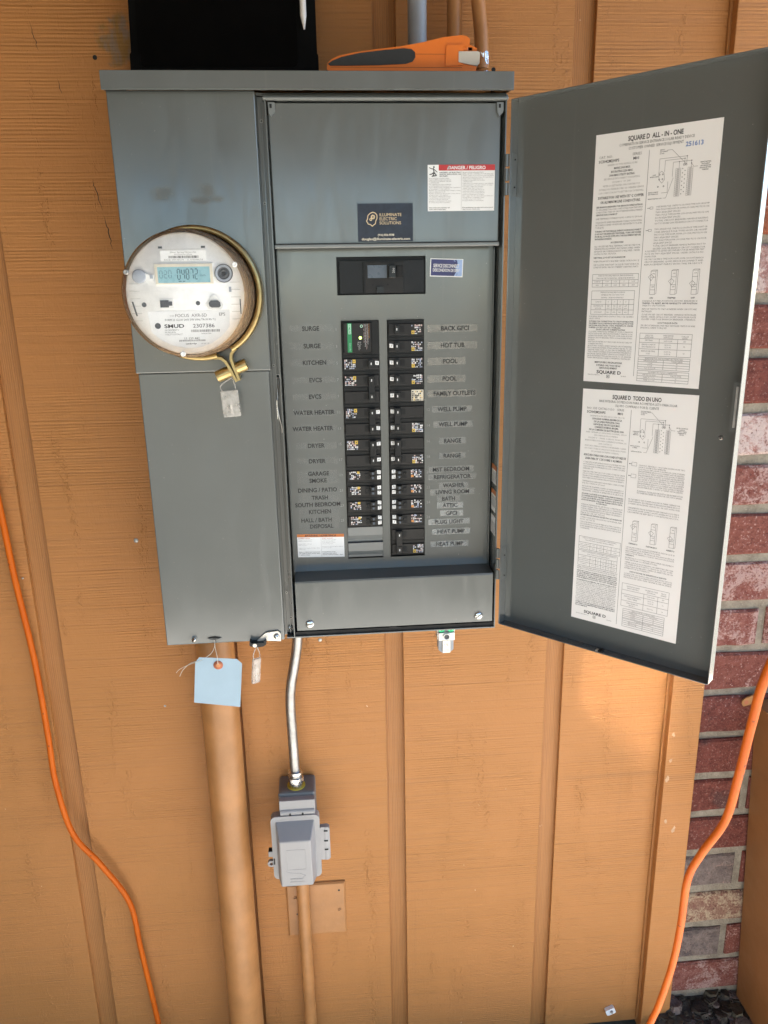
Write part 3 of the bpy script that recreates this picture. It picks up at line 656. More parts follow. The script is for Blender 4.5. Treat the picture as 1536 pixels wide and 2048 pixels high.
def branch(side, slot, kind, nums=(), label='speck', ydx=0):
    """one breaker; slot counts inches down from the top of the opening"""
    rnd = random.Random(slot * 7 + (side == 'L') * 100)
    hgt = 2 if kind in ('double', 'surge') else 1
    x0, x1 = LX if side == 'L' else RX; x0 += 0.04; x1 -= 0.03
    zt = CT - 0.03 - slot * 0.99; zb = zt - 0.99 * hgt + 0.02; mx = lambda t: x0 + t if side == 'R' else x1 - t     # t: distance from the inner end
    bx = lambda m_, t0, t1, y0, y1, z0, z1, mt: m_.box(mx(t0), mx(t1), y0, y1, z0, z1, mt)
    w = x1 - x0
    body = MB()
    for k in range(hgt if kind != 'surge' else 1):
        a = zt - 0.99 * k; bt = (zb if kind == 'surge' else a - 0.97)
        body.box(x0, x1, YB + 0.08, DF + 0.4, bt, a, 'breaker_black')
        if kind == 'surge': body.cbox(x0 + 0.08, x1 - 0.42, YB - 0.06, YB + 0.08, bt + 0.1, a - 0.08, 'breaker_brown', 0.05)
        else: body.cbox(x0 + 0.04, x1 - 0.03, YB, YB + 0.08, bt + 0.10, a - 0.2, 'breaker_brown', 0.03)
        if kind in ('single', 'double'): body.box(x0 + 0.04, x1 - 0.03, YB - 0.012, YB + 0.02, bt + 0.125, bt + 0.14, 'breaker_edge')
    o = body.build('surge_protector' if kind == 'surge' else 'circuit_breaker', panel)
    if kind == 'surge':
        q = MB(); ys = YB - 0.064
        gx = x0 + 0.33; q.rect(gx, zb + 0.14, gx + 0.26, zt - 0.12, ys, 'green_label'); q.rect(gx + 0.06, zt - 0.75, gx + 0.22, zt - 0.16, ys - .003, 'pale_green'); q.text('HOMELINE', gx + 0.14, zt - 0.455, 0.1, ys - .006, 'green_label', width=0.55, rot=-math.pi / 2, style='fineb')
        q.text('Schneider', gx + 0.15, zb + 0.45, 0.09, ys - .004, 'pale_green', width=0.5, rot=-math.pi / 2)
        q.ring(x0 + 1.18, zt - 0.3, 0.05, 0.085, ys, 'pale_green')
        for i in range(5): q.text(('SURGEBREAKER', 'PLUG-ON SURGE PROTECTIVE DEVICE', 'USE ONLY IN HOMELINE LOAD CENTERS', 'TURN OFF POWER BEFORE INSTALLING', 'CAT. NO. HOM2175SB')[i], x0 + 1.62 - i * 0.075, zt - 0.16, 0.05, ys, ('orange_print', 'white_print', 'pink_print', 'white_print', 'pink_print')[i], 'l', rot=-math.pi / 2, width=(0.85, 1.2, 1.5, 1.35, 1.1)[i])
        for i in range(4): q.text(('GREEN LED ON', 'SPD IS OPERATING', 'LED OFF REPLACE', 'TYPE 1')[i], x0 + 1.12 - i * 0.06, zt - 1.2, 0.035, ys, 'white_print', 'l', rot=-math.pi / 2, width=(0.2, 0.45, 0.5, 0.3)[i])
        q.build('face_label', o)
        q = MB(); q.lathe((x0 + 1.1, zt - 0.98), [(0.085, YB - 0.06), (0.07, YB - 0.09), (0.001, YB - 0.1)], 'led_green', 16); q.build('status_light', o)
        return
    tints = ['white_print', 'white_print', 'pink_print', 'blue_print']
    if kind == 'tandem':
        q = MB(); bx(q, 0.50, 1.05, YB - 0.01, YB + 0.02, zb + 0.2, zt - 0.24, 'slot_black'); bx(q, 0.86, 1.0, YB - 0.06, YB + .0, zb + 0.42, zt - 0.42, 'handle_black')
        q.build('handle_well', o)
        for zc in (zt - 0.36, zb + 0.33):
            q = MB(); bx(q, 0.42, 0.72, YB - 0.26, YB, zc - 0.12, zc + 0.12, 'handle_black'); bx(q, 0.5, 0.62, YB - 0.268, YB - 0.26, zc - 0.07, zc + 0.07, 'blue_grey'); q.build('handle', o, bevel=0.025)
        q = MB(); a, c_ = sorted((mx(1.32), mx(2.0)))
        speck_label(q, a, zb + 0.22, c_, zt - 0.22, YB - 0.005, tints, None, rnd)
        yx = c_ - .22 if side == 'L' else a; q.rect(yx, zb + .24 if side == 'R' else zt - .4, yx + .16, zb + .38 if side == 'R' else zt - .25, YB - .008, 'orange_print' if side == 'R' else 'yellow_print'); q.build('rating_label', o)
        spots = [(0.22, zt - 0.33), (0.22, zb + 0.3)]
    else:
        for k in range(hgt):
            a = zt - 0.99 * k; zc = a - 0.52
            q = MB(); bx(q, 0.62, 1.0, YB - 0.006, YB + 0.02, zc - 0.19, zc + 0.19, 'slot_black'); q.build('handle_well', o)
            q = MB(); bx(q, 0.40, 0.66, YB - 0.3, YB, zc - 0.2, zc + 0.2, 'handle_black'); bx(q, 0.48, 0.54, YB - 0.306, YB - 0.3, zc - 0.07, zc + 0.07, 'white_print'); q.build('handle', o, bevel=0.03)
        if kind == 'double':
            q = MB(); bx(q, 0.3, 0.7, YB - 0.24, YB - 0.02, zb + 0.22, zt - 0.25, 'black_plastic'); q.build('handle_tie', o, bevel=0.03)
        lz = 0 if (kind == 'single' or side == 'L') else 1
        a, c_ = sorted((mx(1.42), mx(2.1))); lt = zt - 0.99 * lz
        q = MB()
        if label == 'cream':
            q.rect(a - .03, lt - .88, c_ + .03, lt - .2, YB - .004, 'cream_print'); speck_label(q, a, lt - 0.86, c_, lt - 0.22, YB - 0.007, ['ink', 'breaker_brown', 'yellow_print'], None, rnd)
        else: speck_label(q, a, lt - 0.84, c_, lt - 0.26, YB - 0.005, tints, 'bl' if side == 'R' else 'tr', rnd)
        q.build('rating_label', o)
        spots = [(0.2, zt - 0.50), (0.2, zt - 1.5)]
    for (t, z), nm in zip(spots, nums):
        if not nm: continue
        q = MB(); q.frame((mx(t + (0 if side == 'R' else -0.06)), YB - 0.01 - (0.24 if kind == 'double' and side == 'L' and False else 0), z), X_ * math.cos(rnd.uniform(-.16, .16)) + Z_ * math.sin(rnd.uniform(-.16, .16)), Y_, Z_)
        q.rect(-0.115, -0.115, 0.115, 0.115, 0, 'white_paper'); q.text(nm, 0, 0, 0.13, -0.004, 'ink', rot=math.pi / 2 if len(nm) > 1 else 0); q.build('number_sticker', o)
branch('L', 0, 'surge'); branch('L', 2, 'single', ('8',)); branch('L', 3, 'double'); branch('L', 5, 'double', ('7', '10')); branch('L', 7, 'double', ('7', '4'))
for i, nm in enumerate((('11', '9'), ('6', '13'), ('12', '14'), ('17', '16'))): branch('L', 9 + i, 'tandem', nm)
branch('R', 0, 'single'); branch('R', 1, 'single', ('1',)); branch('R', 2, 'single', ('3',)); branch('R', 3, 'single', ('4',)); branch('R', 4, 'single', ('5',), 'cream'); branch('R', 5, 'double', ('32', '33')); branch('R', 7, 'double', ('34', '35'))
for i, nm in enumerate((('20', '21'), ('28', '15'), ('26', '27'), ('29', '1'))): branch('R', 9 + i, 'tandem', nm)
branch('R', 13, 'double')
for k in range(2):
    zt = CT - 13 * 0.99 - k * 1.05; q = MB()
    q.add([(11.76, DF - 0.1, zt - 0.55), (14.0, DF - 0.1, zt - 0.55), (14.0, DF - 0.12, zt), (11.76, DF - 0.12, zt), (14.0, DF + 0.06, zt - 0.85), (11.76, DF + 0.06, zt - 0.85), (14.0, DF + 0.06, zt - 1.0), (11.76, DF + 0.06, zt - 1.0),
           (11.76, DF + 0.3, zt), (14.0, DF + 0.3, zt), (14.0, DF + 0.3, zt - 1.0), (11.76, DF + 0.3, zt - 1.0)], [(0, 1, 2, 3), (5, 4, 1, 0), (7, 6, 4, 5), (3, 2, 9, 8), (11, 10, 6, 7), (0, 3, 8, 11, 7, 5), (1, 4, 6, 10, 9, 2)], 'grey_filler')
    q.build('filler_plate', panel)

# circuit name strips
LEFT = [('SURGE', 9.94, 19.19), ('SURGE', 9.98, 18.17), ('KITCHEN', 10.09, 17.19), ('EVCS', 10.10, 16.15), ('EVCS', 10.03, 15.15), ('WATER HEATER', 9.93, 14.18), ('WATER HEATER', 9.82, 13.19), ('DRYER', 9.96, 12.12), ('DRYER', 9.98, 11.14), ('GARAGE', 10.04, 10.34), ('SMOKE', 9.99, 9.89), ('DINING / PATIO', 9.93, 9.28), ('TRASH', 10.07, 8.78), ('SOUTH BEDROOM', 9.92, 8.33), ('KITCHEN', 10.03, 7.86), ('HALL / BATH', 9.79, 7.31), ('DISPOSAL', 10.09, 6.89)]
RIGHT = [('BACK GFCI', 18.63, 19.03), ('HOT TUB', 18.48, 18.03), ('POOL', 18.34, 17.08), ('POOL', 18.31, 16.02), ('FAMILY OUTLETS', 18.63, 15.12), ('WELL PUMP', 18.48, 14.14), ('WELL PUMP', 18.55, 13.2), ('RANGE', 18.52, 12.15), ('RANGE', 18.5, 11.19), ('MST BEDROOM', 18.44, 10.32), ('REFRIGERATOR', 18.51, 9.83), ('WASHER', 18.61, 9.27), ('LIVING ROOM', 18.54, 8.84), ('BATH', 18.29, 8.39), ('ATTIC', 18.39, 7.95), ('GFCI', 18.49, 7.41), ('PLUG LIGHT', 18.33, 6.85), ('HEAT PUMP', 18.46, 6.19), ('HEAT PUMP', 18.37, 5.34)]
for i, (t, x, z) in enumerate(LEFT + RIGHT):
    q = MB(); right = i >= len(LEFT); k = i - len(LEFT)
    if right and k < 5: q.rect(16.95, z - 0.22, 20.0 if k in (0, 1, 4) else 19.3, z + 0.22, DF - 0.006, 'tan_tape')
    elif right: hw = len(t) * 0.1 + 0.35; q.rect(x - hw, z - 0.2, x + hw, z + 0.2, DF - 0.006, 'white_tape' if k > 13 else 'clear_tape')
    else:
        q.rect(8.7, z - 0.2, 11.3, z + 0.2, DF - 0.006, 'faint_tape')
    q.text(t, x, z, 0.258, DF - 0.012, 'label_ink', style='label', width=None, sx=0.93)
    q.build('circuit_label', panel)
for i in range(13):
    for x in (11.45, 16.98):
        q = MB(); q.text(str(2 * i + 1 + (x > 14)), x, CT - 0.5 - i * 0.99, 0.17, DF - 0.008, 'grey_filler', style='fine'); q.build('circuit_number', panel)

# stickers on the dead front
def paragraph(q, lines, x, z, h, lead, y, mat='soft_ink', style='fine', width=None, al='l'):
    for i, t in enumerate(lines):
        if t:
            full = sum(GL[style][c][2] for c in t) * h
            q.text(t, x, z - i * lead, h, y, mat, al, style, width if (width and full > width * 0.72) else None, sx=1.0 if not width else min(1, width / full))
    return z - len(lines) * lead
q = MB(); yl = F + 0.39; q.rect(16.8, 25.5, 20.58, 27.9, yl, 'white_paper'); q.rect(17.42, 27.6, 20.58, 27.9, yl - .004, 'red_label')
q.text('DANGER / PELIGRO', 19.0, 27.75, 0.17, yl - .008, 'white_paper', style='bigb'); q.poly([(17.88, 27.66), (18.06, 27.66), (17.97, 27.84)], yl - .008, 'white_paper')
q.disc(17.15, 27.78, 0.045, yl - .008, 'ink', 12); q.line([(17.12, 27.72), (17.16, 27.5), (17.3, 27.35), (17.1, 27.32)], 0.05, yl - .008, 'ink'); q.line([(16.88, 27.76), (17.0, 27.7), (17.14, 27.68), (17.34, 27.52)], 0.035, yl - .008, 'ink'); q.line([(17.15, 27.5), (17.02, 27.42), (16.9, 27.4)], 0.05, yl - .008, 'ink'); q.line([(17.17, 27.5), (17.12, 27.36), (17.03, 27.29)], 0.05, yl - .008, 'ink')
paragraph(q, ['HAZARD OF ELECTRIC', 'SHOCK, EXPLOSION, OR', 'ARC FLASH'], 17.46, 27.5, 0.062, 0.09, yl - .006, 'ink', 'fineb', 1.2)
z = paragraph(q, ['Apply appropriate personal protective', 'equipment (PPE) and follow safe electrical', 'work practices. See NFPA 70E, CSA Z462', 'or NOM-029-STPS.', 'This equipment must only be installed and', 'serviced by qualified electrical personnel.', 'Turn off all power supplying this equipment', 'before working on or inside equipment.', 'Always use a properly rated voltage sensing', 'device to confirm power is off.', 'Replace all devices, doors and covers before', 'turning on power to this equipment.', 'This equipment is designed and tested by', 'Schneider Electric to performance levels', 'which exceed standards. Any and all', 'guaranties are void if parts are substituted.', 'Do not alter this product in any manner.'], 16.87, 27.2, 0.05, 0.078, yl - .006, 'soft_ink', 'fine', 1.78)
paragraph(q, ['Failure to follow these instructions will', 'result in death or serious injury.'], 16.87, 25.68, 0.052, 0.085, yl - .006, 'ink', 'fineb', 1.78)
paragraph(q, ['PELIGRO DE DESCARGA ELECTRICA,', 'EXPLOSION O DESTELLO POR ARQUEO', 'Utilice equipo de proteccion personal (EPP)', 'apropiado y siga las practicas de seguridad en', 'trabajos electricos establecidas por su', 'compania. Consulte NFPA 70E, CSA Z462', 'o NOM-029-STPS.', 'Solamente el personal electrico especializado', 'debera instalar y prestar servicio al equipo.', 'Desenergice el equipo antes de realizar', 'cualquier trabajo dentro o fuera de el.', 'Siempre utilice un dispositivo detector de', 'tension para confirmar la desenergizacion.', 'Vuelva a colocar todos los dispositivos, las', 'puertas y las cubiertas antes de energizar.', 'Este equipo ha sido disenado y probado por', 'Schneider Electric. Las garantias se anulan', 'si se utilizan componentes sustitutos.', 'No haga modificaciones a este producto.'], 18.76, 27.5, 0.05, 0.081, yl - .006, 'soft_ink', 'fine', 1.76)
paragraph(q, ['El incumplimiento de estas instrucciones puede', 'causar la muerte o lesiones serias.'], 18.76, 25.68, 0.052, 0.085, yl - .006, 'ink', 'fineb', 1.76)
q.line([(18.7, 27.55), (18.7, 25.55)], 0.012, yl - .006, 'grey_ink'); tag(q.build('danger_label', panel), 'white danger label with a red heading and small print')

q = MB(); q.box(12.85, 15.95, F + 0.36, F + 0.398, 23.93, 25.93, 'card_navy'); yl = F + 0.355
def loop(pts, w, mat): q.line(pts + [pts[0]], w, yl - .003, mat)
loop([(13.55, 25.42), (13.42, 25.3), (13.40, 25.12), (13.33, 25.0), (13.40, 24.95), (13.42, 24.86), (13.55, 24.84), (13.66, 24.74), (13.72, 24.80), (13.84, 24.88), (13.86, 25.02), (13.93, 25.15), (13.93, 25.32), (13.84, 25.43), (13.7, 25.48)], 0.045, 'gold_print')
q.ring(13.58, 25.1, 0.035, 0.075, yl - .003, 'gold_print'); q.ring(13.70, 25.23, 0.045, 0.1, yl - .003, 'gold_print')
for i in range(8): q.rect(13.70 + 0.11 * math.cos(i * .785) - .02, 25.23 + .11 * math.sin(i * .785) - .02, 13.70 + .11 * math.cos(i * .785) + .02, 25.23 + .11 * math.sin(i * .785) + .02, yl - .003, 'gold_print')
for i, t in enumerate(('ILLUMINATE', 'ELECTRIC', 'SOLUTIONS')): q.text(t, 14.06, 25.34 - i * 0.215, 0.155, yl - .004, 'gold_print', 'l', 'big')
q.text('(916) 826-9598', 14.42, 24.28, 0.105, yl - .004, 'cream_print', style='bigb'); q.text('douglas@illuminate-electric.com', 14.42, 24.07, 0.125, yl - .004, 'cream_print', style='bigb', width=2.75)
tag(q.build('contractor_card', panel), 'small navy card with a gold head-and-gear emblem and gold lettering')

q = MB(); q.frame((18.1, 0, 22.51), X_ * math.cos(-.04) + Z_ * math.sin(-.04), Y_, Z_ * math.cos(-.04) - X_ * math.sin(-.04)); yl = DF - 0.006
q.rect(-0.98, -0.51, 0.98, 0.51, yl, 'white_paper'); q.rect(-0.93, -0.46, 0.93, 0.46, yl - .004, 'navy_label'); q.poly([(0.45, -.46), (.93, -.46), (.93, .46), (.6, .46), (.66, .2), (.52, 0), (.6, -.2)], yl - .006, 'pale_blue_label')
rr = random.Random(3)
for i in range(26): a, c_ = rr.uniform(.25, .62), rr.uniform(-.44, .44); d = rr.uniform(.02, .05); q.rect(a, c_, a + d, c_ + d, yl - .008, rr.choice(('pale_blue_label', 'navy_label', 'ink')))
q.text('SERVICE DISCONNECT', -0.02, 0.11, 0.19, yl - .01, 'white_print', style='bigb', width=1.55); q.text('DESCONEXION DE SERV', -0.02, -0.14, 0.17, yl - .01, 'white_print', style='bigb', width=1.6)
tag(q.build('service_disconnect_label', panel), 'worn dark blue label with peeling print beside the main breaker')

q = MB(); yl = DF - .006; q.frame((8.5, 0, 6.4), X_ * math.cos(-.03) + Z_ * math.sin(-.03), Y_, Z_); q.rect(0, -1.55, 3.0, 0, yl, 'white_paper'); q.rect(0, -0.2, 3.0, 0, yl - .004, 'orange_label'); q.text('WARNING / ADVERTENCIA', 1.55, -0.1, 0.13, yl - .008, 'ink', style='bigb', width=1.9); q.poly([(.48, -.16), (.62, -.16), (.55, -.03)], yl - .008, 'ink')
q.line([(1.52, -.26), (1.52, -1.5)], .012, yl - .006, 'grey_ink')
for cx, ls in ((0.07, ['EQUIPMENT HAZARD', 'This panel must be wired and', 'installed by qualified persons.', '', 'Breakers shall be of the type', 'listed on the door.', '', 'Inspect and replace breaker after', 'a short circuit.', '', 'Failure to follow these instructions', 'can result in death, serious injury', 'or equipment damage.']), (1.58, ['PELIGRO AL EQUIPO', 'Este tablero debe ser instalado', 'por personal especializado.', 'Use los interruptores que se', 'enumeran en la puerta.', '', 'Inspeccione el interruptor despues', 'de un corto circuito.', '', 'El incumplimiento de estas', 'instrucciones puede causar la', 'muerte, lesiones serias o dano.'])):
    paragraph(q, ls[:1], cx, -.28, .055, .095, yl - .006, 'orange_label', 'fineb', 1.36); paragraph(q, ls[1:-3], cx, -.375, .05, .092, yl - .006, 'soft_ink', 'fine', 1.36); paragraph(q, ls[-3:], cx, -1.2, .055, .095, yl - .006, 'ink', 'fineb', 1.36)
tag(q.build('warning_label', panel), 'white warning label with an orange heading and small print')
# labels on the inner right side of the box
for z0, z1, hd in ((9.5, 10.7, 'orange_label'), (7.7, 9.1, 'orange_label'), (6.2, 7.4, None)):
    q = MB(); q.frame((W - 0.075, 0, 0), Y_, X_, Z_); q.rect(-4.75, z0, -3.5, z1, -0.004, 'white_paper')
    if hd: q.rect(-4.75, z1 - .3, -3.5, z1, -.008, hd)
    for i in range(8): q.rect(-4.7, z1 - .42 - i * .09, -3.6, z1 - .46 - i * .09, -.008, 'grey_ink')
    q.build('side_label', panel)

# ------------------------------------------------------------------ the open door
DA = math.radians(44.47); DU = Vector((math.cos(DA), -math.sin(DA), 0)); DN = Vector((math.sin(DA), math.cos(DA), 0))   # along the door, and towards its outer face
DO = Vector((W + 0.13, -5.15, 0)); DWID = 13.25; Z0, Z1 = 0.35, 31.05; PD = 0.7
dr = MB(DO, DU, DN, Z_)
dr.box(0.05, DWID, PD, PD + 0.06, Z0, Z1, 'door_paint')
dr.box(0.05, 0.11, 0.0, PD, Z0, Z1, 'door_paint'); dr.box(DWID - 0.06, DWID, 0.0, PD, Z0 + 0.05, Z1, 'door_paint')
dr.box(0.112, DWID - 0.062, 0.0, PD, Z0, Z0 + 0.06, 'door_paint'); dr.box(0.112, DWID - 0.062, 0.0, PD, Z1 - 0.06, Z1, 'door_paint')
door = dr.build('door', panel, bevel=0.02)
for z0, z1 in ((26.2, 28.4), (3.4, 5.55)):
    q = MB(DO, DU, DN, Z_); q.box(0.112, 0.14, 0.1, PD - .05, z0, z1, 'grey_paint')
    for i in range(3): a = z0 + i * (z1 - z0) / 3; q.cyl((-0.12, -0.02, a + .04), (-0.12, -0.02, a + (z1 - z0) / 3 - .06), 0.1, 'grey_paint', 12); q.box(-0.12, 0.06, -0.06, 0.0, a + .04, a + (z1 - z0) / 3 - .06, 'grey_paint')
    for z in (z0 + .4, z1 - .4): q.disc(0.4, z, .05, -0.0, 'slot_black', 10)
    q.build('hinge', door, bevel=0.015)
q = MB(DO, DU, DN, Z_); q.lathe((12.38, 13.72), [(0.11, PD), (0.10, PD - .05), (0.05, PD - .08), (.001, PD - .08)], 'dull_steel', 16); q.disc(12.38, 13.72, .05, PD - .085, 'slot_black', 12); q.build('rivet', door)
q = MB(DO, DU, DN, Z_); q.box(12.9, 13.17, 0.06, 0.12, 14.2, 16.6, 'grey_paint'); q.box(13.05, 13.15, -.02, .06, 14.4, 16.4, 'dull_steel'); q.build('latch', door)
q = MB(DO, DU, DN, Z_); q.box(6.7, 6.85, .1, .35, Z0 + .06, Z0 + .1, 'cream_print'); q.box(6.86, 7.1, .08, .4, Z0 + .06, Z0 + .14, 'slot_black'); q.build('bumper', door)
# door sheets
def sheet(s0, s1, zt, zb, tilt):
    q = MB(DO + DU * s0 + Z_ * zt + DN * (PD - 0.008), (DU + Z_ * tilt).normalized(), DN, Z_)
    q.rect(0, -(zt - zb), s1 - s0, 0, 0, 'paper'); return q
YI = -0.006
def diagram(q, z, lab):
    L = lambda pts, w=.014: q.line(pts, w, YI, 'soft_ink')
    L([(3.75, z - .12), (4.0, z - .12), (4.75, z - .85)]); L([(3.42, z - 1.15), (3.42, z - .48), (4.75, z - .48), (4.75, z - .8)]); L([(3.7, z - 1.1), (3.7, z - .58), (4.65, z - .58), (4.65, z - .8)]); L([(4.1, z - 1.35), (4.1, z - .7), (4.98, z - .7), (4.98, z - 1.0)]); L([(4.4, z - .7), (4.4, z - 1.0)])
    for x, dz in ((4.75, .48), (4.65, .58), (4.4, .7), (4.98, .7), (4.98, .82)): q.disc(x, z - dz, .028, YI - .002, 'soft_ink', 10)
    q.ring(4.63, z - .85, .03, .05, YI, 'soft_ink', 12); q.ring(4.73, z - .85, .03, .05, YI, 'soft_ink', 12)
    for x in (4.25, 4.83):
        for i in range(14): L([(x, z - 1.0 - i * .09), (x + .24, z - 1.0 - i * .09), (x + .24, z - 1.09 - i * .09), (x, z - 1.09 - i * .09), (x, z - 1.0 - i * .09)], .011); q.rect(x + .06, z - 1.06 - i * .09, x + .18, z - 1.03 - i * .09, YI, 'grey_ink')
    for i in range(13): q.disc(4.58 + .12 * (i % 2), z - 1.03 - i * .095, .022, YI, 'ink', 8)
    L([(3.42, z - 1.15), (3.55, z - 1.05), (3.68, z - 1.15), (3.72, z - 1.45), (3.6, z - 1.6), (3.45, z - 1.45), (3.42, z - 1.15)])
    for a, c_ in ((3.46, 1.2), (3.62, 1.2), (3.46, 1.42), (3.62, 1.42), (3.42, 1.75), (3.7, 1.75)): q.ring(a, z - c_, .02, .04, YI, 'soft_ink', 10)
    L([(3.6, z - 2.05), (3.9, z - 2.05), (3.9, z - 1.55)]); L([(3.7, z - 2.3), (3.85, z - 2.3), (4.15, z - 1.4)]); L([(4.98, z - .82), (5.1, z - .98), (5.3, z - .98)])
    for x, dz, ls, al in ((3.4, .08, lab[0], 'l'), (5.65, .82, lab[1], 'c'), (3.2, 1.2, lab[2], 'c'), (3.2, 2.0, lab[3], 'c'), (3.3, 2.3, lab[4], 'c')):
        for i, t in enumerate(ls): q.text(t, x, z - dz - i * .085, .05, YI, 'ink', al, 'fineb', sx=.85)
def table(q, x0, x1, zs, xs, rows, h=.07):
    for z in zs: q.line([(x0, z), (x1, z)], .016, YI, 'soft_ink')
    for x in xs: q.line([(x, zs[1] if x not in (x0, x1) else zs[0]), (x, zs[-1])], .016, YI, 'soft_ink')
    for x, z, t in rows: q.text(t, x, z, h, YI, 'soft_ink', sx=.85)
def toggles(q, z, names):
    for i, x in enumerate((3.4, 4.45, 5.5)):
        L = lambda pts: q.line(pts, .015, YI, 'soft_ink')
        L([(x, z), (x + .25, z), (x + .25, z - 1.15), (x, z - 1.15), (x, z)]); L([(x + .25, z), (x + .33, z + .05), (x + .33, z - 1.1), (x + .25, z - 1.15)]); L([(x, z), (x + .08, z + .05), (x + .33, z + .05)]); L([(x, z - .92), (x + .25, z - .92)])
        dz = (.28, .5, .62)[i]; L([(x + .02, z - dz - .2), (x - .12, z - dz), (x + .02, z - dz + .12), (x + .16, z - dz), (x + .02, z - dz - .2)]); L([(x, z - .3), (x + .25, z - .3)]); L([(x, z - .68), (x + .25, z - .68)])
        q.text(names[3], x + .13, z - .13, .06, YI, 'ink'); q.text(names[4], x + .13, z - .78, .06, YI, 'ink'); q.text(names[i], x + .1, z - 1.32, .08, YI, 'ink', style='fineb')
XD = 2.86
q = sheet(4.75, 11.05, 28.72, 16.18, -0.012)
q.text('SQUARE D  ALL - IN - ONE', 3.1, -.36, .22, YI, 'ink', style='bigb', width=2.75); q.text('COMBINATION SERVICE ENTRANCE SOLAR READY DEVICE', 3.15, -.62, .125, YI, 'ink', width=3.75); q.text('CUSTOMER OWNED SERVICE EQUIPMENT', 3.15, -.82, .125, YI, 'ink', width=2.75)
q.text('251613', 5.05, -.95, .2, YI, 'blue_ink', style='bigb', width=.85)
q.line([(XD, -1.02), (XD, -12.1)], .02, YI, 'soft_ink')
q.text('CAT. NO.', .22, -1.1, .12, YI, 'soft_ink', 'l'); q.text('SC3042M200PS', .22, -1.3, .135, YI, 'ink', 'l', 'fineb', width=1.1); q.text('SERIES', 2.0, -1.1, .12, YI, 'soft_ink', 'l'); q.text('M01', 2.05, -1.3, .13, YI, 'ink', 'l', 'fineb')
zz = -1.5
for t, bd in (('RAINPROOF TYPE 3R ENCLOSURE', 0), ('MAINS 200A MAX.', 1), ('BUS RATING 225A MAX.', 1), ('200A MAX UTILITY RATING', 1), ('SEE SERVICE DISCONNECT FOR RATING', 0), ('120/240 V  1P, 3W', 0), ('METER SOCKET RATED 200A CONTINUOUS', 0), ('SUITABLE FOR UNDERGROUND OR OVERHEAD SERVICE', 0), ('LOAD CONDUCTORS NOT TO EXIT THROUGH TOP ENDWALL', 0)):
    q.text(t, 1.5, zz, .10 if bd else .085, YI, 'ink' if bd else 'grey_ink', 'c', 'fineb' if bd else 'fine', width=min(2.4, len(t) * .058)); zz -= .165
q.text('SUITABLE FOR USE WITH 75° C COPPER', 1.5, -3.05, .125, YI, 'ink', style='fineb', width=2.45); q.text('OR ALUMINUM LINE CONDUCTORS.', 1.5, -3.27, .125, YI, 'ink', style='fineb', width=2.15)
def flow(q, items, x, z, w, h=.078, lead=.127):
    for it in items:
        if isinstance(it, (int, float)): z -= it; continue
        bold = it.startswith('*'); it = it.lstrip('*'); cen = it.startswith('+'); it = it.lstrip('+')
        full = sum(GL['fine'][c][2] for c in it) * h
        q.text(it, x + (w / 2 if cen else 0), z, h, YI, 'ink' if bold else 'soft_ink', 'c' if cen else 'l', 'fineb' if bold else 'fine', width=(w if full > .75 * w and not cen else min(full, w))); z -= lead
    return z
flow(q, ['*SEE BRANCH BREAKERS FOR BRANCH WIRE RATINGS.', 'TO DISCONNECT ALL LOAD CONDUCTORS FROM THE SUPPLY', 'CONDUCTORS, TURN OFF CIRCUIT BREAKER HANDLE MARKED', '*SERVICE DISCONNECT', .06, 'LINE TERMINALS SUITABLE FOR NO. 4 AWG TO 250 kcmil', .06, 'TORQUE NOTE: WHEN MAIN BREAKER CONNECTOR MOUNTING', 'NUTS ARE LOOSENED OR REMOVED, RETIGHTEN TO 75 LB-IN', 'TORQUE.', .06, '*TURNING OFF THE PARALLEL ENERGY SOURCE DISCONNECT', '*DOES NOT DE-ENERGIZE THIS PANEL. TURN OFF POWER', '*FROM ALL SOURCES SUPPLYING THIS EQUIPMENT BEFORE', '*WORKING INSIDE.', .06, '*+ACCESSORIES', .05, 'ALL UNUSED NEUTRAL TERMINALS MAY BE USED FOR', 'TERMINATING EQUIPMENT GROUNDING WIRES. WHEN', 'SEPARATE GROUNDING BAR KIT IS REQUIRED, ORDER', 'CATALOG NO. PK7GTA.', .06, '*NEUTRAL LUG KIT LK100AN/HOM', .06, 'WHEN 5TH JAW KIT IS REQUIRED ORDER CATALOG NO. 5J', .05, 'USE UL LISTED RAINTIGHT OR LIQUID TIGHT HUBS FOR', 'CONDUIT ENTRY ABOVE CURRENT CARRYING PARTS.'], .22, -3.5, 2.5)
table(q, .22, 2.75, (-6.85, -7.15, -7.32, -7.5), (.22, .8, 1.3, 1.75, 2.25, 2.75), [(1.5, -6.93, 'WHEN A HUB IS REQUIRED FOR SERVICE ENTRANCE'), (1.5, -7.06, 'THROUGH THE TOP ENDWALL, ORDER HUB SEPARATELY'), (.5, -7.23, 'CONDUIT'), (1.05, -7.23, '1-1/4"'), (1.52, -7.23, '1-1/2"'), (2.0, -7.23, '2"'), (2.5, -7.23, '2-1/2"'), (.5, -7.41, 'HUB'), (1.05, -7.41, 'A125'), (1.52, -7.41, 'A150'), (2.0, -7.41, 'A200'), (2.5, -7.41, 'A250')], .065)
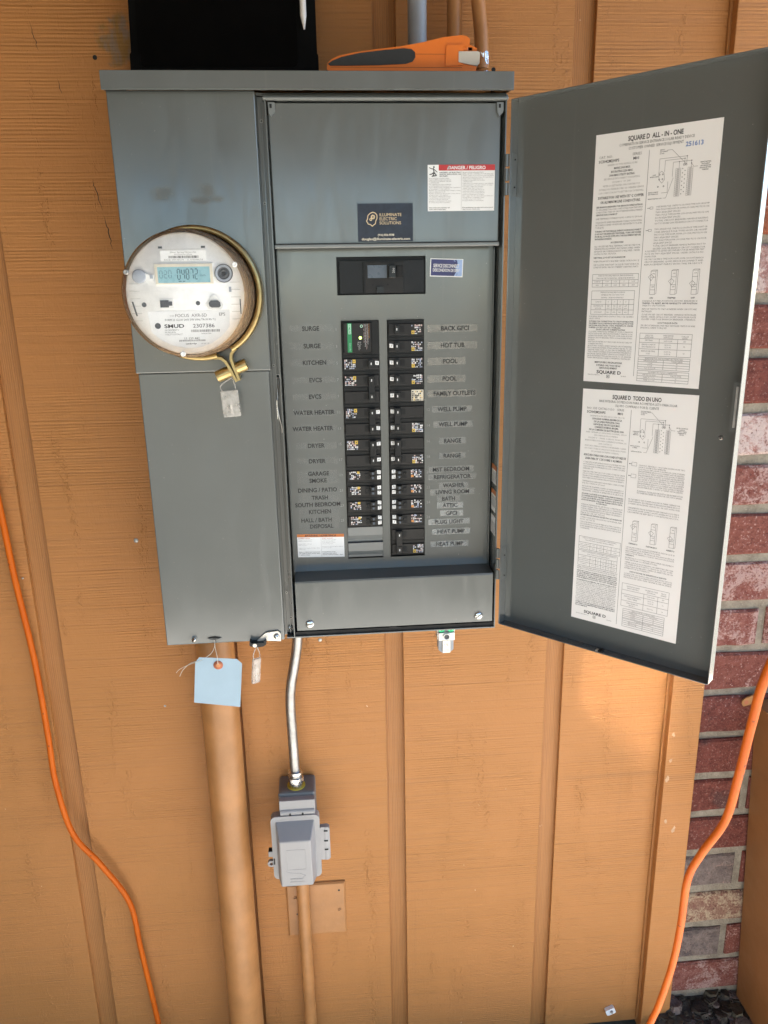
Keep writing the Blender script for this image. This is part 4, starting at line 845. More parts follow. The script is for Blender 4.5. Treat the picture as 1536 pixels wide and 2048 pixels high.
table(q, .22, 2.6, (-7.7, -8.15, -8.4, -8.68, -8.92), (.22, 1.05, 1.38, 1.7, 2.02, 2.33, 2.6), [(1.4, -7.78, 'WHEN A HUB IS REQUIRED FOR SERVICE'), (1.4, -7.91, 'ENTRANCE THROUGH THE BOTTOM'), (1.4, -8.05, 'ENDWALL, ORDER HUB SEPARATELY')] + [(.63, -8.27, 'CONDUIT'), (.63, -8.48, 'ADAPTER PLATE'), (.63, -8.6, 'AND HUB'), (.63, -8.8, 'OR HUB ASSY')] + [(x, z, t) for x in (1.2, 1.54, 1.86, 2.17) for z, t in ((-8.27, '2"'), (-8.48, 'AAP'), (-8.6, 'A200'), (-8.8, 'A250'))], .06)
flow(q, ['FOR REPLACEMENT PARTS CONTACT THE LOCAL SQUARE D', 'SALES OFFICE.', .04, '*SUITABLE FOR CONNECTION TO UTILITY INTERACTIVE', '*EQUIPMENT IN ACCORDANCE WITH ARTICLE 705 OF THE', '*NATIONAL ELECTRICAL CODE, ANSI/NFPA 70. ORDER', '*SUBFEED LUG KIT CAT. NO. HOML2225.', '*+SHORT CIRCUIT CURRENT RATING', '22,000 RMS SYMMETRICAL AMPERES AT 120/240 V MAXIMUM', 'WITH TYPE QOM2 SERVICE DISCONNECT, (MATH) 22,000', 'INTERRUPTING RATING, AND TYPES HOM, HOMP, HOMA OR HOMT', 'BRANCH CIRCUIT BREAKERS WITH 10,000A INTERRUPTING', 'RATING.', 'WATTHOUR METER NOT INCLUDED IN SHORT CIRCUIT', 'CURRENT RATING.', 'ADDITIONAL OR REPLACEMENT BRANCH CIRCUIT BREAKERS', 'MUST HAVE AN INTERRUPTING RATING EQUAL TO OR', 'GREATER THAN THAT OF THE CIRCUIT BREAKERS WITH', 'THE LOWEST INTERRUPTING RATING PRESENTLY', 'INSTALLED. REPLACEMENT SERVICE DISCONNECT MUST', 'HAVE AN INTERRUPTING RATING EQUAL TO OR GREATER', 'THAN SERVICE DISCONNECT PRESENTLY INSTALLED.'], .15, -9.03, 2.5, .07, .108)
for t, z, h in (('MEETS EUSERC SPECIFICATIONS.', -11.46, .09), ('SUITABLE ONLY FOR USE AS', -11.62, .09), ('SERVICE EQUIPMENT', -11.76, .09)): q.text(t, 1.4, z, h, YI, 'ink', style='fineb', sx=.85)
def sqd(q, x, z):
    q.text('SQUARE D', x, z, .17, YI, 'ink', style='bigb', width=1.4)
    q.line([(x - .1, z - .15), (x + .05, z - .15), (x + .05, z - .3), (x - .1, z - .3), (x - .1, z - .15)], .02, YI, 'ink'); q.rect(x - .05, z - .26, x, z - .19, YI, 'ink')
sqd(q, 1.45, -11.98); q.text('MADE IN MEXICO', .6, -12.15, .06, YI, 'soft_ink'); q.text('SA-8083', 2.3, -12.15, .06, YI, 'soft_ink')
diagram(q, -1.0, (('SERVICE', 'DISCONNECT', '2P 200A'), ('SERVICE NEUTRAL', 'DISCONNECT', 'GROUNDING BAR', 'BRANCH NEUTRAL', 'TERMINALS'), ('6 JAW', 'METER SOCKET'), ('SERVICE CONDUIT', 'GROUNDING LUG'), ('BRANCH NEUTRAL LUGS',)))
q.line([(XD + .1, -3.72), (3.1, -3.72)], .02, YI, 'ink'); q.line([(3.1, -3.67), (3.25, -3.67), (3.25, -3.77), (3.1, -3.77), (3.1, -3.67)], .014, YI, 'soft_ink'); q.line([(XD + .1, -4.78), (3.1, -4.78)], .02, YI, 'ink'); q.line([(3.1, -4.73), (3.25, -4.73), (3.25, -4.83), (3.1, -4.83), (3.1, -4.73)], .014, YI, 'soft_ink')
flow(q, ['ONE SINGLE POLE, ONE PLUG-ON SPACE TYPE HOM OR HOMP', 'TWO POLE TYPE HOM OR HOMA (15-125A) MAY PLUG ON', 'TWO ADJACENT SPACES.', 'TWO POLE TYPE HOMA (150-200A) MAY PLUG ON', 'FOUR ADJACENT SPACES.', 'TOTAL CIRCUIT BREAKER HANDLE RATING', 'NOT TO EXCEED 200A PER BRANCH CIRCUIT CONNECTOR', .14, 'TWO SINGLE POLE, ONE PLUG-ON SPACE TYPE HOMT OR', 'ONE SINGLE POLE TYPE HOM OR HOMP', 'TWO POLE TYPE HOM, HOMA (15-125A) MAY PLUG ON', 'TWO ADJACENT SPACES.', 'TWO POLE TYPE HOMA (150-200A) MAY PLUG ON FOUR', 'ADJACENT SPACES.', 'TOTAL CIRCUIT BREAKER HANDLE RATING NOT TO', 'EXCEED 200A PER BRANCH CIRCUIT CONNECTOR.'], 3.4, -3.68, 2.6, .075, .132)
flow(q, ['A SQUARE D UL LISTED SECONDARY SURGE ARRESTER MAY', 'PLUG ON TWO ADJACENT SPACES. ORDER CATALOG NO.', 'HOM2175SB.', 'USE ONLY SQUARE D TYPES HOM, HOMP, HOMA OR HOMT BRANCH', 'CIRCUIT BREAKERS, QOM2 SERVICE DISCONNECT AND', 'REPLACEMENT PARTS WITH THIS PRODUCT.'], 3.0, -5.78, 2.95, .075, .13)
toggles(q, -6.75, ('ON', 'TRIPPED', 'OFF', 'ON', 'OFF'))
flow(q, ['HANDLE AT MID-POSITION SHOWS BREAKER IS', '*TRIPPED. TO RESET, MOVE HANDLE TO OFF POSITION', 'THEN TO ON POSITION.', .05, 'REMOVE TWISTOUTS ONLY AS NEEDED WHEN CIRCUITS ARE', 'INSTALLED.', .04, 'CLOSE UNUSED CIRCUIT BREAKERS OPENINGS WITH FILLER', 'PLATES. ORDER CATALOG NO. HOMFP. EACH FILLER PLATE', 'CLOSES ONE POLE BRANCH BREAKER OPENING.', .06, '*+LUG TORQUE DATA', .02, 'SEE CIRCUIT BREAKERS AND FIELD INSTALLED UNITS FOR WIRE', 'BINDING SCREW TORQUES.'], 3.05, -8.22, 2.8, .075, .118)
table(q, 3.05, 5.75, (-9.85, -10.12, -10.32, -10.65, -11.0), (3.05, 4.1, 5.05, 5.75), [(3.55, -9.95, 'LINE LUGS'), (3.55, -10.05, '(PHASE AND'), (3.55, -10.2, 'NEUTRAL)'), (4.55, -9.95, 'WIRE RANGE'), (4.55, -10.05, '(AWG/kcmil)'), (5.4, -9.98, 'TORQUE'), (5.4, -10.07, '(LB-IN)'), (4.55, -10.22, '4-250 Cu/Al'), (5.4, -10.22, '250'), (3.55, -10.42, 'SERVICE CONDUIT'), (3.55, -10.54, 'GROUNDING LUG'), (4.55, -10.42, '14-2/0 Cu'), (4.55, -10.54, '12-2/0 Al'), (5.4, -10.48, '50'), (3.55, -10.76, 'BRANCH NEUTRAL'), (3.55, -10.88, 'LUGS'), (4.55, -10.76, '14-2/0 Cu'), (4.55, -10.88, '12-2/0 Al'), (5.4, -10.82, '50')])
table(q, 3.05, 5.75, (-11.08, -11.2, -11.32, -11.45, -11.58, -11.7), (3.05, 4.4, 5.75), [(4.4, -11.14, 'BRANCH NEUTRAL AND EQUIPMENT GROUNDING BAR'), (3.7, -11.26, 'WIRE RANGE (AWG)'), (5.1, -11.26, 'TORQUE (LB-IN)'), (3.7, -11.38, '6 Cu/Al'), (3.7, -11.51, '8 Cu/Al'), (3.7, -11.64, '14-10 Cu, 12-10 Al'), (5.1, -11.38, '35'), (5.1, -11.51, '25'), (5.1, -11.64, '20')], .062)
table(q, 3.05, 5.75, (-11.78, -11.92, -12.06, -12.2, -12.33), (3.05, 4.4, 5.75), [(4.4, -11.85, 'EQUIPMENT GROUNDING COMBINATIONS'), (3.7, -11.99, 'WIRE RANGE (AWG)'), (5.1, -11.99, 'TORQUE (LB-IN)'), (3.7, -12.13, 'THREE 14 or 12 Cu'), (5.1, -12.13, '25'), (3.7, -12.26, 'THREE 12 or 10 Al'), (5.1, -12.26, '25')], .062)
tag(q.build('instruction_sheet', door), 'upper white instruction sheet in English with a blue date stamp')

q = sheet(4.77, 11.12, 15.76, 1.9, 0.004)
q.text('SQUARE D  TODO EN UNO', 3.1, -.36, .22, YI, 'ink', style='bigb', width=2.7); q.text('BASE INTEGRAL DE MEDICION PARA ACOMETIDA LISTO PARA SOLAR', 3.15, -.62, .125, YI, 'ink', width=4.3); q.text('EQUIPO COMPRADO POR EL CLIENTE', 3.15, -.83, .125, YI, 'ink', width=2.4)
q.line([(XD, -1.0), (XD, -13.6)], .02, YI, 'soft_ink')
q.text('NO. DE CATALOGO', .3, -1.05, .12, YI, 'soft_ink', 'l'); q.text('SC3042M200PS', .3, -1.26, .135, YI, 'ink', 'l', 'fineb', width=1.1); q.text('SERIE', 2.05, -1.05, .12, YI, 'soft_ink', 'l'); q.text('M01', 2.1, -1.26, .13, YI, 'ink', 'l', 'fineb')
zz = -1.48
for t, bd in (('GABINETE A PRUEBA DE LLUVIA TIPO 3R', 0), ('CAPACIDAD NOMINAL MAXIMA DE LA', 1), ('DE LA LINEA PRINCIPAL 200A', 1), ('CAPACIDAD DEL BUS 225A MAX.', 1), ('CORRIENTE NOMINAL MAXIMA', 1), ('DE LA COMPAÑIA DE ELECTRICIDAD 200A', 1), ('PARA OBTENER LA CAPACIDAD NOMINAL, VEA LA', 0), ('DESCONEXION DE ACOMETIDA', 0), ('120/240 V  1 FASE, 3 HILOS, 50/60 Hz', 0), ('BASE DE MEDICION PARA CORRIENTE NOMINAL DE', 0), ('200A CONTINUOS', 0), ('ADECUADO PARA ACOMETIDA SUBTERRANEA O AEREA', 0), ('LOS CONDUCTORES DE CARGA NO PUEDEN SALIR A TRAVES', 0), ('DE LA PARED EXTREMA SUPERIOR', 0)):
    q.text(t, 1.5, zz, .10 if bd else .08, YI, 'ink' if bd else 'grey_ink', 'c', 'fineb' if bd else 'fine', width=min(2.45, len(t) * .058)); zz -= .155
q.text('ADECUADO PARA USAR CON CONDUCTORES DE', 1.5, -3.72, .12, YI, 'ink', style='fineb', width=2.5); q.text('LINEA PARA 75° C DE COBRE O ALUMINIO', 1.45, -3.92, .12, YI, 'ink', style='fineb', width=2.2)
flow(q, ['CONSULTE LA INFORMACION DE LOS INTERRUPTORES', 'AUTOMATICOS DERIVADOS PARA OBTENER LAS', 'CAPACIDADES NOMINALES DE LOS CONDUCTORES', 'DERIVADOS.', .05, 'PARA DESCONECTAR TODOS LOS CONDUCTORES DE CARGA', 'DE LOS CONDUCTORES DE ALIMENTACION, COLOQUE LA', 'PALANCA DEL INTERRUPTOR AUTOMATICO MARCADA', 'DESCONEXION DE ACOMETIDA EN LA POSICION DE ABIERTO.', .07, 'TERMINALES DE LINEA ADECUADAS PARA CONDUCTORES', 'DEL NO. 4 AWG A 250 kcmil', .06, 'NOTA DE PAR DE APRIETE: CUANDO SE HAYAN AFLOJADO O', 'RETIRADO LOS TORNILLOS DE MONTAJE DEL INTERRUPTOR', 'PRINCIPAL, VUELVA A APRETAR A 75 LB-PULG.', .06, '*APAGANDO LA FUENTE QUE SUMINISTRA ENERGIA PARALELA', '*NO DESENERGIZA ESTE TABLERO. CORTE LA CORRIENTE DE', '*TODAS LAS FUENTES QUE SUMINISTRAN A ESTE EQUIPO', '*ANTES DE REALIZAR CUALQUIER TRABAJO DENTRO DE EL.', '*+ACCESORIOS', .03, 'TODAS LAS TERMINALES DEL NEUTRO NO CONECTADAS SE', 'PUEDEN UTILIZAR COMO TERMINALES DE LOS CABLES PARA', 'PUESTA A TIERRA DEL EQUIPO. EN CASO DE NECESITAR EL', 'ACCESORIO DE BARRA DE PUESTA A TIERRA POR SEPARADO,', 'PIDA EL NO. DE CAT. PK7GTA.', '*ACCESORIO DE ZAPATA DE NEUTRO LK100AN/HOM', .03, 'CUANDO SE NECESITE UN ACCESORIO DE MORDAZA, PIDA', 'EL NO. DE CAT. 5J', .03, 'UTILICE RECEPTACULOS A PRUEBA DE LLUVIA O LIQUIDOS', 'DE CLASIFICACION UL PARA CONDUCTOS DE ENTRADA QUE', 'ESTEN ARRIBA DEL NIVEL DE PARTES QUE CONDUZCAN', 'CORRIENTE.'], .25, -4.15, 2.5, .075, .125)
table(q, .25, 2.78, (-8.62, -8.98, -9.18, -9.4), (.25, .95, 1.38, 1.8, 2.25, 2.78), [(1.5, -8.7, 'CUANDO UN RECEPTACULO ES REQUERIDO PARA ENTRADA'), (1.5, -8.82, 'DE ACOMETIDA POR LA PARED TRASERA SUPERIOR'), (.6, -9.08, 'TUBO CONDUIT'), (.6, -9.29, 'RECEPTACULO')] + [(x, z, t) for x, t1, t2 in ((1.16, '1-1/4"', 'A125'), (1.6, '1-1/2"', 'A150'), (2.02, '2"', 'A200'), (2.5, '2-1/2"', 'A250')) for z, t in ((-9.08, t1), (-9.29, t2))], .06)
table(q, .25, 2.65, (-9.48, -9.78, -9.98, -10.2, -10.42), (.25, 1.0, 1.35, 1.67, 2.0, 2.32, 2.65), [(1.5, -9.55, 'CUANDO UN RECEPTACULO ES REQUERIDO PARA LA ENTRADA'), (1.5, -9.67, 'DE ACOMETIDA POR LA PARED INFERIOR'), (.6, -9.88, 'CONDUIT'), (.6, -10.08, 'PLACA ADAPTADORA'), (.6, -10.3, 'O CONJUNTO')] + [(x, z, t) for x in (1.18, 1.5, 1.83, 2.15, 2.48) for z, t in ((-9.88, '2"'), (-10.08, 'AAP'), (-10.3, 'A250'))], .058)
flow(q, ['PARA OBTENER INFORMACION SOBRE LAS PIEZAS DE', 'REPUESTO COMUNIQUESE A LA OFICINA LOCAL DE SQUARE D.', .03, '*ADECUADO PARA LA CONEXION AL EQUIPO INTERACTIVO', '*DE LA COMPANIA SUMINISTRADORA DE ACUERDO CON', '*EL ARTICULO 705 DEL CODIGO ELECTRICO NACIONAL,', '*ANSI/NFPA 70. ORDENE EL JUEGO DE ZAPATAS DE', '*SUB-ALIMENTACION NO. DE CAT. HOML2225', .04, '*CORRIENTE NOMINAL DE CORTOCIRCUITO', '22,000 A RMS SIMETRICOS A 120/240 V MAXIMO CON', 'DESCONECTADOR DE SERVICIO TIPO QOM2, CAPACIDAD', 'INTERRUPTIVA DE 22,000 Y LOS INTERRUPTORES DERIVADOS', 'HOM, HOMP, HOMA O HOMT CON CAPACIDAD DE 10,000A.', 'NO SE INCLUYE EL MEDIDOR DE WATTHORA EN LA', 'CAPACIDAD NOMINAL DE CORRIENTE DE CORTOCIRCUITO.', 'LOS INTERRUPTORES AUTOMATICOS DERIVADOS', 'ADICIONALES O DE REPUESTO DEBERAN TENER UNA', 'CAPACIDAD INTERRUPTIVA IGUAL O MAYOR QUE LA DE', 'LOS INTERRUPTORES DE MENOR CAPACIDAD INSTALADOS.', 'EL DESCONECTADOR DE REPUESTO DEBERA TENER UNA', 'CAPACIDAD IGUAL O MAYOR QUE EL INSTALADO.', '*CUMPLE CON LAS ESPECIFICACIONES DE EUSERC', '*APROPIADO SOLAMENTE PARA USARSE COMO EQUIPO', '*DE ACOMETIDA.'], .22, -10.52, 2.5, .072, .108)
sqd(q, 1.5, -13.3); q.text('HECHO EN MEXICO', .7, -13.5, .06, YI, 'soft_ink'); q.text('SA-8083', 2.4, -13.5, .06, YI, 'soft_ink')
diagram(q, -.95, (('DESCONECTADOR', 'DE SERVICIO', '2P 200A'), ('NEUTRO DE SERVICIO', 'BARRA DE', 'PUESTA A TIERRA', 'TERMINALES DE', 'NEUTRO'), ('6 MORDAZAS', 'BASE DE', 'MEDICION'), ('ZAPATA DE PUESTA', 'A TIERRA'), ('ZAPATAS DE NEUTRO',)))
for z in (-3.95, -4.62): q.line([(XD + .12, z), (3.1, z)], .02, YI, 'ink'); q.line([(3.1, z + .1), (3.38, z + .1), (3.38, z - .1), (3.1, z - .1), (3.1, z + .1)], .014, YI, 'soft_ink'); q.disc(XD + .12, z, .03, YI, 'ink', 8)
flow(q, ['UN POLO SENCILLO, UN LUGAR DE ENCHUFE TIPO', 'HOM O HOMP (UNICAMENTE)', 'DOS POLOS TIPO HOM O HOMA (15-125A) PUEDEN', 'ENCHUFARSE EN DOS LUGARES ADYACENTES.', 'DOS POLOS TIPO HOMA (150-200A) PUEDEN', 'ENCHUFARSE EN CUATRO LUGARES ADYACENTES.', 'DOS POLOS SENCILLOS, UN ESPACIO PARA ENCHUFE', 'TIPO HOMT O UN POLO SENCILLO TIPO HOM O HOMP', 'DOS POLOS TIPO HOM O HOMA (15-125A) PUEDEN', 'ENCHUFARSE EN DOS LUGARES ADYACENTES.', 'DOS POLOS TIPO HOMA (150-200A) PUEDEN', 'ENCHUFARSE EN CUATRO LUGARES ADYACENTES.', .1, 'EL RANGO TOTAL DE CIRCUITOS DE INTERRUPTOR', 'NO DEBE EXCEDER DE 200A POR CIRCUITO RAMAL.'], 3.5, -3.98, 2.5, .074, .112)
flow(q, ['EL SQUARE D DE CLASIFICACION UL PARA CIERRES DE', 'APARTARRAYO SECUNDARIO PUEDE ENCHUFARSE EN DOS', 'LUGARES ADYACENTES. PIDA EL NO. DE CAT. HOM2175SB', .12, 'UNICAMENTE UTILICE INTERRUPTORES DERIVADOS SQUARE D', 'TIPOS HOM, HOMP, HOMA O HOMT, INTERRUPTOR QOM2 Y', 'LAS PARTES DE REPUESTO CON ESTE PRODUCTO.'], 3.05, -5.95, 2.85, .074, .125)
toggles(q, -7.2, ('CERRADO', 'DISPARADO', 'ABIERTO', 'ON', 'OFF'))
flow(q, ['LA PALANCA EN POSICION INTERMEDIA INDICA QUE SE', 'HA *DISPARADO* EL INTERRUPTOR. PARA'.replace('*', ''), 'RESTABLECERLO, MUEVA LA PALANCA EN LA', 'POSICION DE ABIERTO Y LUEGO EN LA POSICION DE', '*CERRADO.', .04, 'RETIRE SOLO LOS PUNZONES REMOVIBLES NECESARIOS', 'PARA INSTALAR LOS INTERRUPTORES.', .04, 'CIERRE CON PLACAS DE RELLENO LAS ABERTURAS SIN USAR', 'DEL INTERRUPTOR AUTOMATICO. PIDA EL NO. DE CAT. HOMFP.', 'CADA PLACA DE RELLENO CIERRA LA ABERTURA DE UN', 'INTERRUPTOR AUTOMATICO.', .06, '*+DATOS DE PAR DE APRIETE DE LA ZAPATA', .03, 'CONSULTE LOS DATOS EN LAS ETIQUETAS DE LOS', 'INTERRUPTORES AUTOMATICOS Y EN LAS UNIDADES', 'INSTALADAS EN CAMPO PARA OBTENER EL PAR DE APRIETE.'], 3.1, -8.75, 2.75, .074, .118)
table(q, 3.05, 5.75, (-10.95, -11.35, -11.6, -12.0, -12.35), (3.05, 4.35, 5.15, 5.75), [(3.7, -11.1, 'ZAPATAS DE LINEA'), (3.7, -11.22, '(FASE Y NEUTRO)'), (4.75, -11.1, 'CALIBRE DE CABLE'), (4.75, -11.22, '(AWG/kcmil)'), (5.45, -11.1, 'PAR DE'), (5.45, -11.22, 'APRIETE'), (4.75, -11.47, '4-250 Cu/Al'), (5.45, -11.47, '250'), (3.7, -11.72, 'ZAPATA DE ATERRIZADO'), (3.7, -11.85, 'PARA TUBERIA'), (4.75, -11.72, '14-2/0 Cu'), (4.75, -11.85, '12-2/0 Al'), (5.45, -11.8, '50'), (3.7, -12.12, 'CABLE RAMAL DE'), (3.7, -12.25, 'NEUTRO'), (4.75, -12.18, '14-2/0 Cu'), (5.45, -12.18, '50')])
table(q, 3.2, 5.6, (-12.5, -12.62, -12.74, -12.85, -12.96, -13.07, -13.12, -13.24, -13.36, -13.48, -13.6), (3.2, 4.4, 5.6), [(4.4, -12.56, 'BARRA DE NEUTRO Y PUESTA A TIERRA'), (3.8, -12.68, 'CALIBRE AWG'), (5.0, -12.68, 'PAR LB-PULG'), (3.8, -12.8, '6 Cu/Al'), (3.8, -12.91, '8 Cu/Al'), (3.8, -13.02, '14-10 Cu'), (5.0, -12.8, '35'), (5.0, -12.91, '25'), (5.0, -13.02, '20'), (4.4, -13.18, 'COMBINACIONES DE TIERRA'), (3.8, -13.3, 'TRES 14 o 12 Cu'), (5.0, -13.3, '25'), (3.8, -13.42, 'TRES 12 o 10 Al'), (5.0, -13.42, '25')], .06)
tag(q.build('instruction_sheet', door), 'lower white instruction sheet in Spanish')

# ================================================================== METER
MC = (3.82, 21.22)
meter = thing('electric_meter', (MC[0], F, MC[1] - 3.4), 'round smart electric meter with clear cover and blue-green digital display on the cabinet', 'meter')
q = MB(); q.lathe(MC, [(3.3, -5.0), (3.3, -5.3), (3.28, -6.0), (3.22, -6.05), (3.2, -6.3), (2.9, -6.32)], 'meter_base', 64); q.build('base', meter)
q = MB(); q.lathe(MC, [(3.2, -6.1), (3.18, -7.2), (3.15, -8.4), (3.12, -9.3), (3.08, -9.62), (2.98, -9.76)], 'meter_side', 72)
for r, y in ((3.185, -6.9), (3.165, -7.9), (3.135, -8.9)): q.lathe(MC, [(r, y), (r + .035, y - .05), (r, y - .1)], 'meter_side', 72)
cov = q.build('cover', meter)
q = MB(); q.lathe(MC, [(2.98, -9.76), (2.88, -9.83), (1.5, -9.85), (0.001, -9.855)], 'meter_glass', 72); q.build('cover_glass', meter)
for a_ in (math.radians(158), math.radians(28), math.radians(-96)):
    q = MB(); x, z = MC[0] + 2.93 * math.cos(a_), MC[1] + 2.93 * math.sin(a_); q.lathe((x, z), [(.13, -9.70), (.13, -9.86), (.09, -9.88), (.06, -9.86), (.001, -9.86)], 'dull_steel' if a_ > 2 else 'meter_shade', 16); q.build('cover_screw', meter)
q = MB(); q.lathe(MC, [(3.0, -6.4), (2.97, -9.2), (2.9, -9.32), (0.001, -9.33)], 'meter_white', 64)
yf = -9.335
q.build('face_plate', meter)
# details of the face
q = MB()
for sgn in (-1, 1):
    for i in range(6): q.line([(MC[0] + sgn * 2.75, MC[1] - .35 + i * .36 - .9), (MC[0] + sgn * 2.25, MC[1] - .35 + i * .36 - .9)], .018, yf - .004, 'meter_line')
    q.rect(MC[0] + sgn * 1.05 - .1, MC[1] + 2.2, MC[0] + sgn * 1.05 + .1, MC[1] + 2.3, yf - .004, 'meter_dark')
q.line([(2.8, 23.38), (5.0, 23.38)], .015, yf - .004, 'meter_line'); q.rect(6.0, 21.3, 6.12, 21.55, yf - .004, 'meter_grey')
q.rect(6.5, 20.2, 6.55, 20.95, yf - .004, 'meter_dark'); q.poly([(1.12, 20.9), (1.2, 20.9), (1.36, 20.2), (1.28, 20.2)], yf - .004, 'meter_dark')
q.disc(1.72, 20.75, .12, yf - .005, 'meter_dark', 18); q.disc(4.4, 20.78, .11, yf - .005, 'meter_dark', 18); q.build('face_marks', meter)
q = MB(); q.lathe((1.62, 22.12), [(.34, yf), (.34, yf - .1), (.28, yf - .13), (.001, yf - .13)], 'meter_grey', 28); q.prism([(1.8, 22.3), (2.2, 22.17), (2.32, 22.17), (2.32, 21.85), (1.85, 21.9)], yf - .08, yf, 'meter_shade'); q.box(2.15, 2.3, yf - .1, yf - .08, 22.0, 22.18, 'meter_grey'); q.build('demand_reset', meter)
q = MB(); q.box(2.38, 5.3, yf - .06, yf, 21.68, 22.72, 'meter_shade'); q.box(2.42, 5.26, yf - .09, yf - .06, 21.72, 22.68, 'cream_print')
dsp = q.build('display', meter, bevel=.03)
q = MB(); q.rect(2.55, 21.78, 5.12, 22.54, yf - .094, 'lcd')
SEG = {'0': 'abcdef', '4': 'fgbc', '8': 'abcdefg', '7': 'abc', '2': 'abged'}
def seg(x, z, w, h, ch, t):
    P = {'a': ((x, z + h), (x + w, z + h)), 'b': ((x + w, z + h), (x + w, z + h / 2)), 'c': ((x + w, z + h / 2), (x + w, z)), 'd': ((x, z), (x + w, z)), 'e': ((x, z + h / 2), (x, z)), 'f': ((x, z + h), (x, z + h / 2)), 'g': ((x, z + h / 2), (x + w, z + h / 2))}
    for k in SEG[ch]:
        (a, b_), (c_, d) = P[k]; dx, dz = (c_ - a) * .1, (d - b_) * .1
        q.line([(a + dx, b_ + dz), (c_ - dx, d - dz)], t, yf - .098, 'lcd_dark')
for i, ch in enumerate('04872'): seg(3.52 + i * .215, 21.95, .13, .48, ch, .045)
for i, ch in enumerate('020'): seg(2.64 + i * .22, 22.02, .14, .34, ch, .022)
q.text('kWh', 4.78, 22.12, .09, yf - .098, 'lcd_dark'); q.rect(3.55, 21.83, 3.7, 21.87, yf - .098, 'lcd_dark'); q.rect(3.75, 21.83, 3.88, 21.87, yf - .098, 'lcd_dark')
q.build('lcd_screen', dsp)
q = MB(); q.lathe((5.8, 22.2), [(.45, yf), (.45, yf - .06), (.40, yf - .12), (.30, yf - .12), (.28, yf - .06), (.2, yf - .06), (.18, yf - .1), (.12, yf - .1), (.1, yf - .02), (.001, yf - .02)], 'meter_dark', 32); q.ring(5.8, 22.2, .3, .41, yf - .125, 'meter_grey'); q.disc(5.8, 22.2, .11, yf - .03, 'slot_black'); q.build('optical_port', meter)
q = MB(); q.box(2.5, 3.2, yf - .02, yf, 20.55, 21.02, 'meter_shade'); q.box(2.53, 2.95, yf - .06, yf - .02, 20.6, 20.95, 'meter_dark'); q.box(2.951, 3.12, yf - .06, yf - .02, 20.68, 20.88, 'meter_dark'); q.build('test_switch', meter)
q = MB(); q.prism([(4.83, 20.65), (4.9, 20.5), (5.1, 20.45), (5.5, 20.45), (5.62, 20.52), (5.66, 20.68), (5.4, 21.05), (5.3, 21.15), (5.15, 21.15), (5.05, 21.05)], yf - .05, yf, 'meter_shade'); q.prism([(4.95, 20.78), (4.97, 20.62), (5.08, 20.55), (5.45, 20.55), (5.54, 20.62), (5.52, 20.8), (5.4, 20.9), (5.06, 20.9)], yf - .1, yf - .05, 'meter_dark'); q.build('reset_button', meter, bevel=.02)
q = MB(); q.rect(2.75, 22.82, 5.0, 23.32, yf - .006, 'white_paper'); q.text('Silver Spring Networks', 3.87, 23.24, .075, yf - .01, 'soft_ink', width=1.3); q.text('001350010012F196', 3.87, 23.13, .065, yf - .01, 'soft_ink', width=.9); q.text('FCC ID: OWS-NIC514      IC: 5975A-NIC514', 3.87, 22.88, .065, yf - .01, 'ink', width=1.9)
x = 3.15; rr = random.Random(5)
while x < 4.6: w_b = rr.uniform(.012, .035); q.rect(x, 22.95, x + w_b, 23.07, yf - .01, 'ink'); x += w_b + rr.uniform(.012, .03)
q.build('network_label', meter)
q = MB(); pts = [(1.85, 20.42), (5.95, 20.42), (5.9, 19.6), (5.5, 19.15), (5.0, 18.82), (4.4, 18.6), (3.7, 18.55), (3.0, 18.7), (2.4, 19.0), (1.95, 19.4)]; q.poly(pts[::-1], yf - .006, 'white_paper'); yn = yf - .012
q.text('TYPE', 3.05, 20.17, .07, yn, 'grey_ink'); q.text('FOCUS  AXR-SD', 3.2, 20.19, .15, yn, 'soft_ink', 'l', 'big', width=1.6); q.text('EPS', 5.4, 20.22, .15, yn, 'soft_ink', 'l', 'big'); q.text('FORM 2S CL200 240V 3W 60Hz TA=30 Kh 7.2'.replace('=', '-'), 3.95, 19.98, .1, yn, 'ink', width=2.55)
q.disc(2.3, 19.7, .15, yn, 'meter_dark', 20); q.text('SMUD', 3.12, 19.68, .175, yn, 'ink', style='bigb', width=1.0); q.text('2307386', 4.6, 19.67, .18, yn, 'ink', style='big', width=1.1)
for i, t in enumerate(('SACRAMENTO', 'MUNICIPAL', 'UTILITY DISTRICT')): q.text(t, 2.62, 19.48 - i * .11, .075, yn, 'soft_ink', 'l')
x = 3.95
while x < 5.35: w_b = rr.uniform(.012, .04); q.rect(x, 19.36, x + w_b, 19.48, yn, 'soft_ink'); x += w_b + rr.uniform(.012, .03)
q.text('NXA2307386', 4.7, 19.28, .06, yn, 'soft_ink'); q.text('11 139 482', 3.95, 19.05, .11, yn, 'ink', width=.8)
x = 3.3
while x < 4.65: w_b = rr.uniform(.012, .04); q.rect(x, 18.9, x + w_b, 18.98, yn, 'soft_ink'); x += w_b + rr.uniform(.012, .03)
q.text('Landis+Gyr', 3.9, 18.79, .075, yn, 'ink', style='fineb', sx=1.1); q.text('LAF IND USA', 4.6, 18.79, .05, yn, 'soft_ink'); q.build('nameplate', meter)

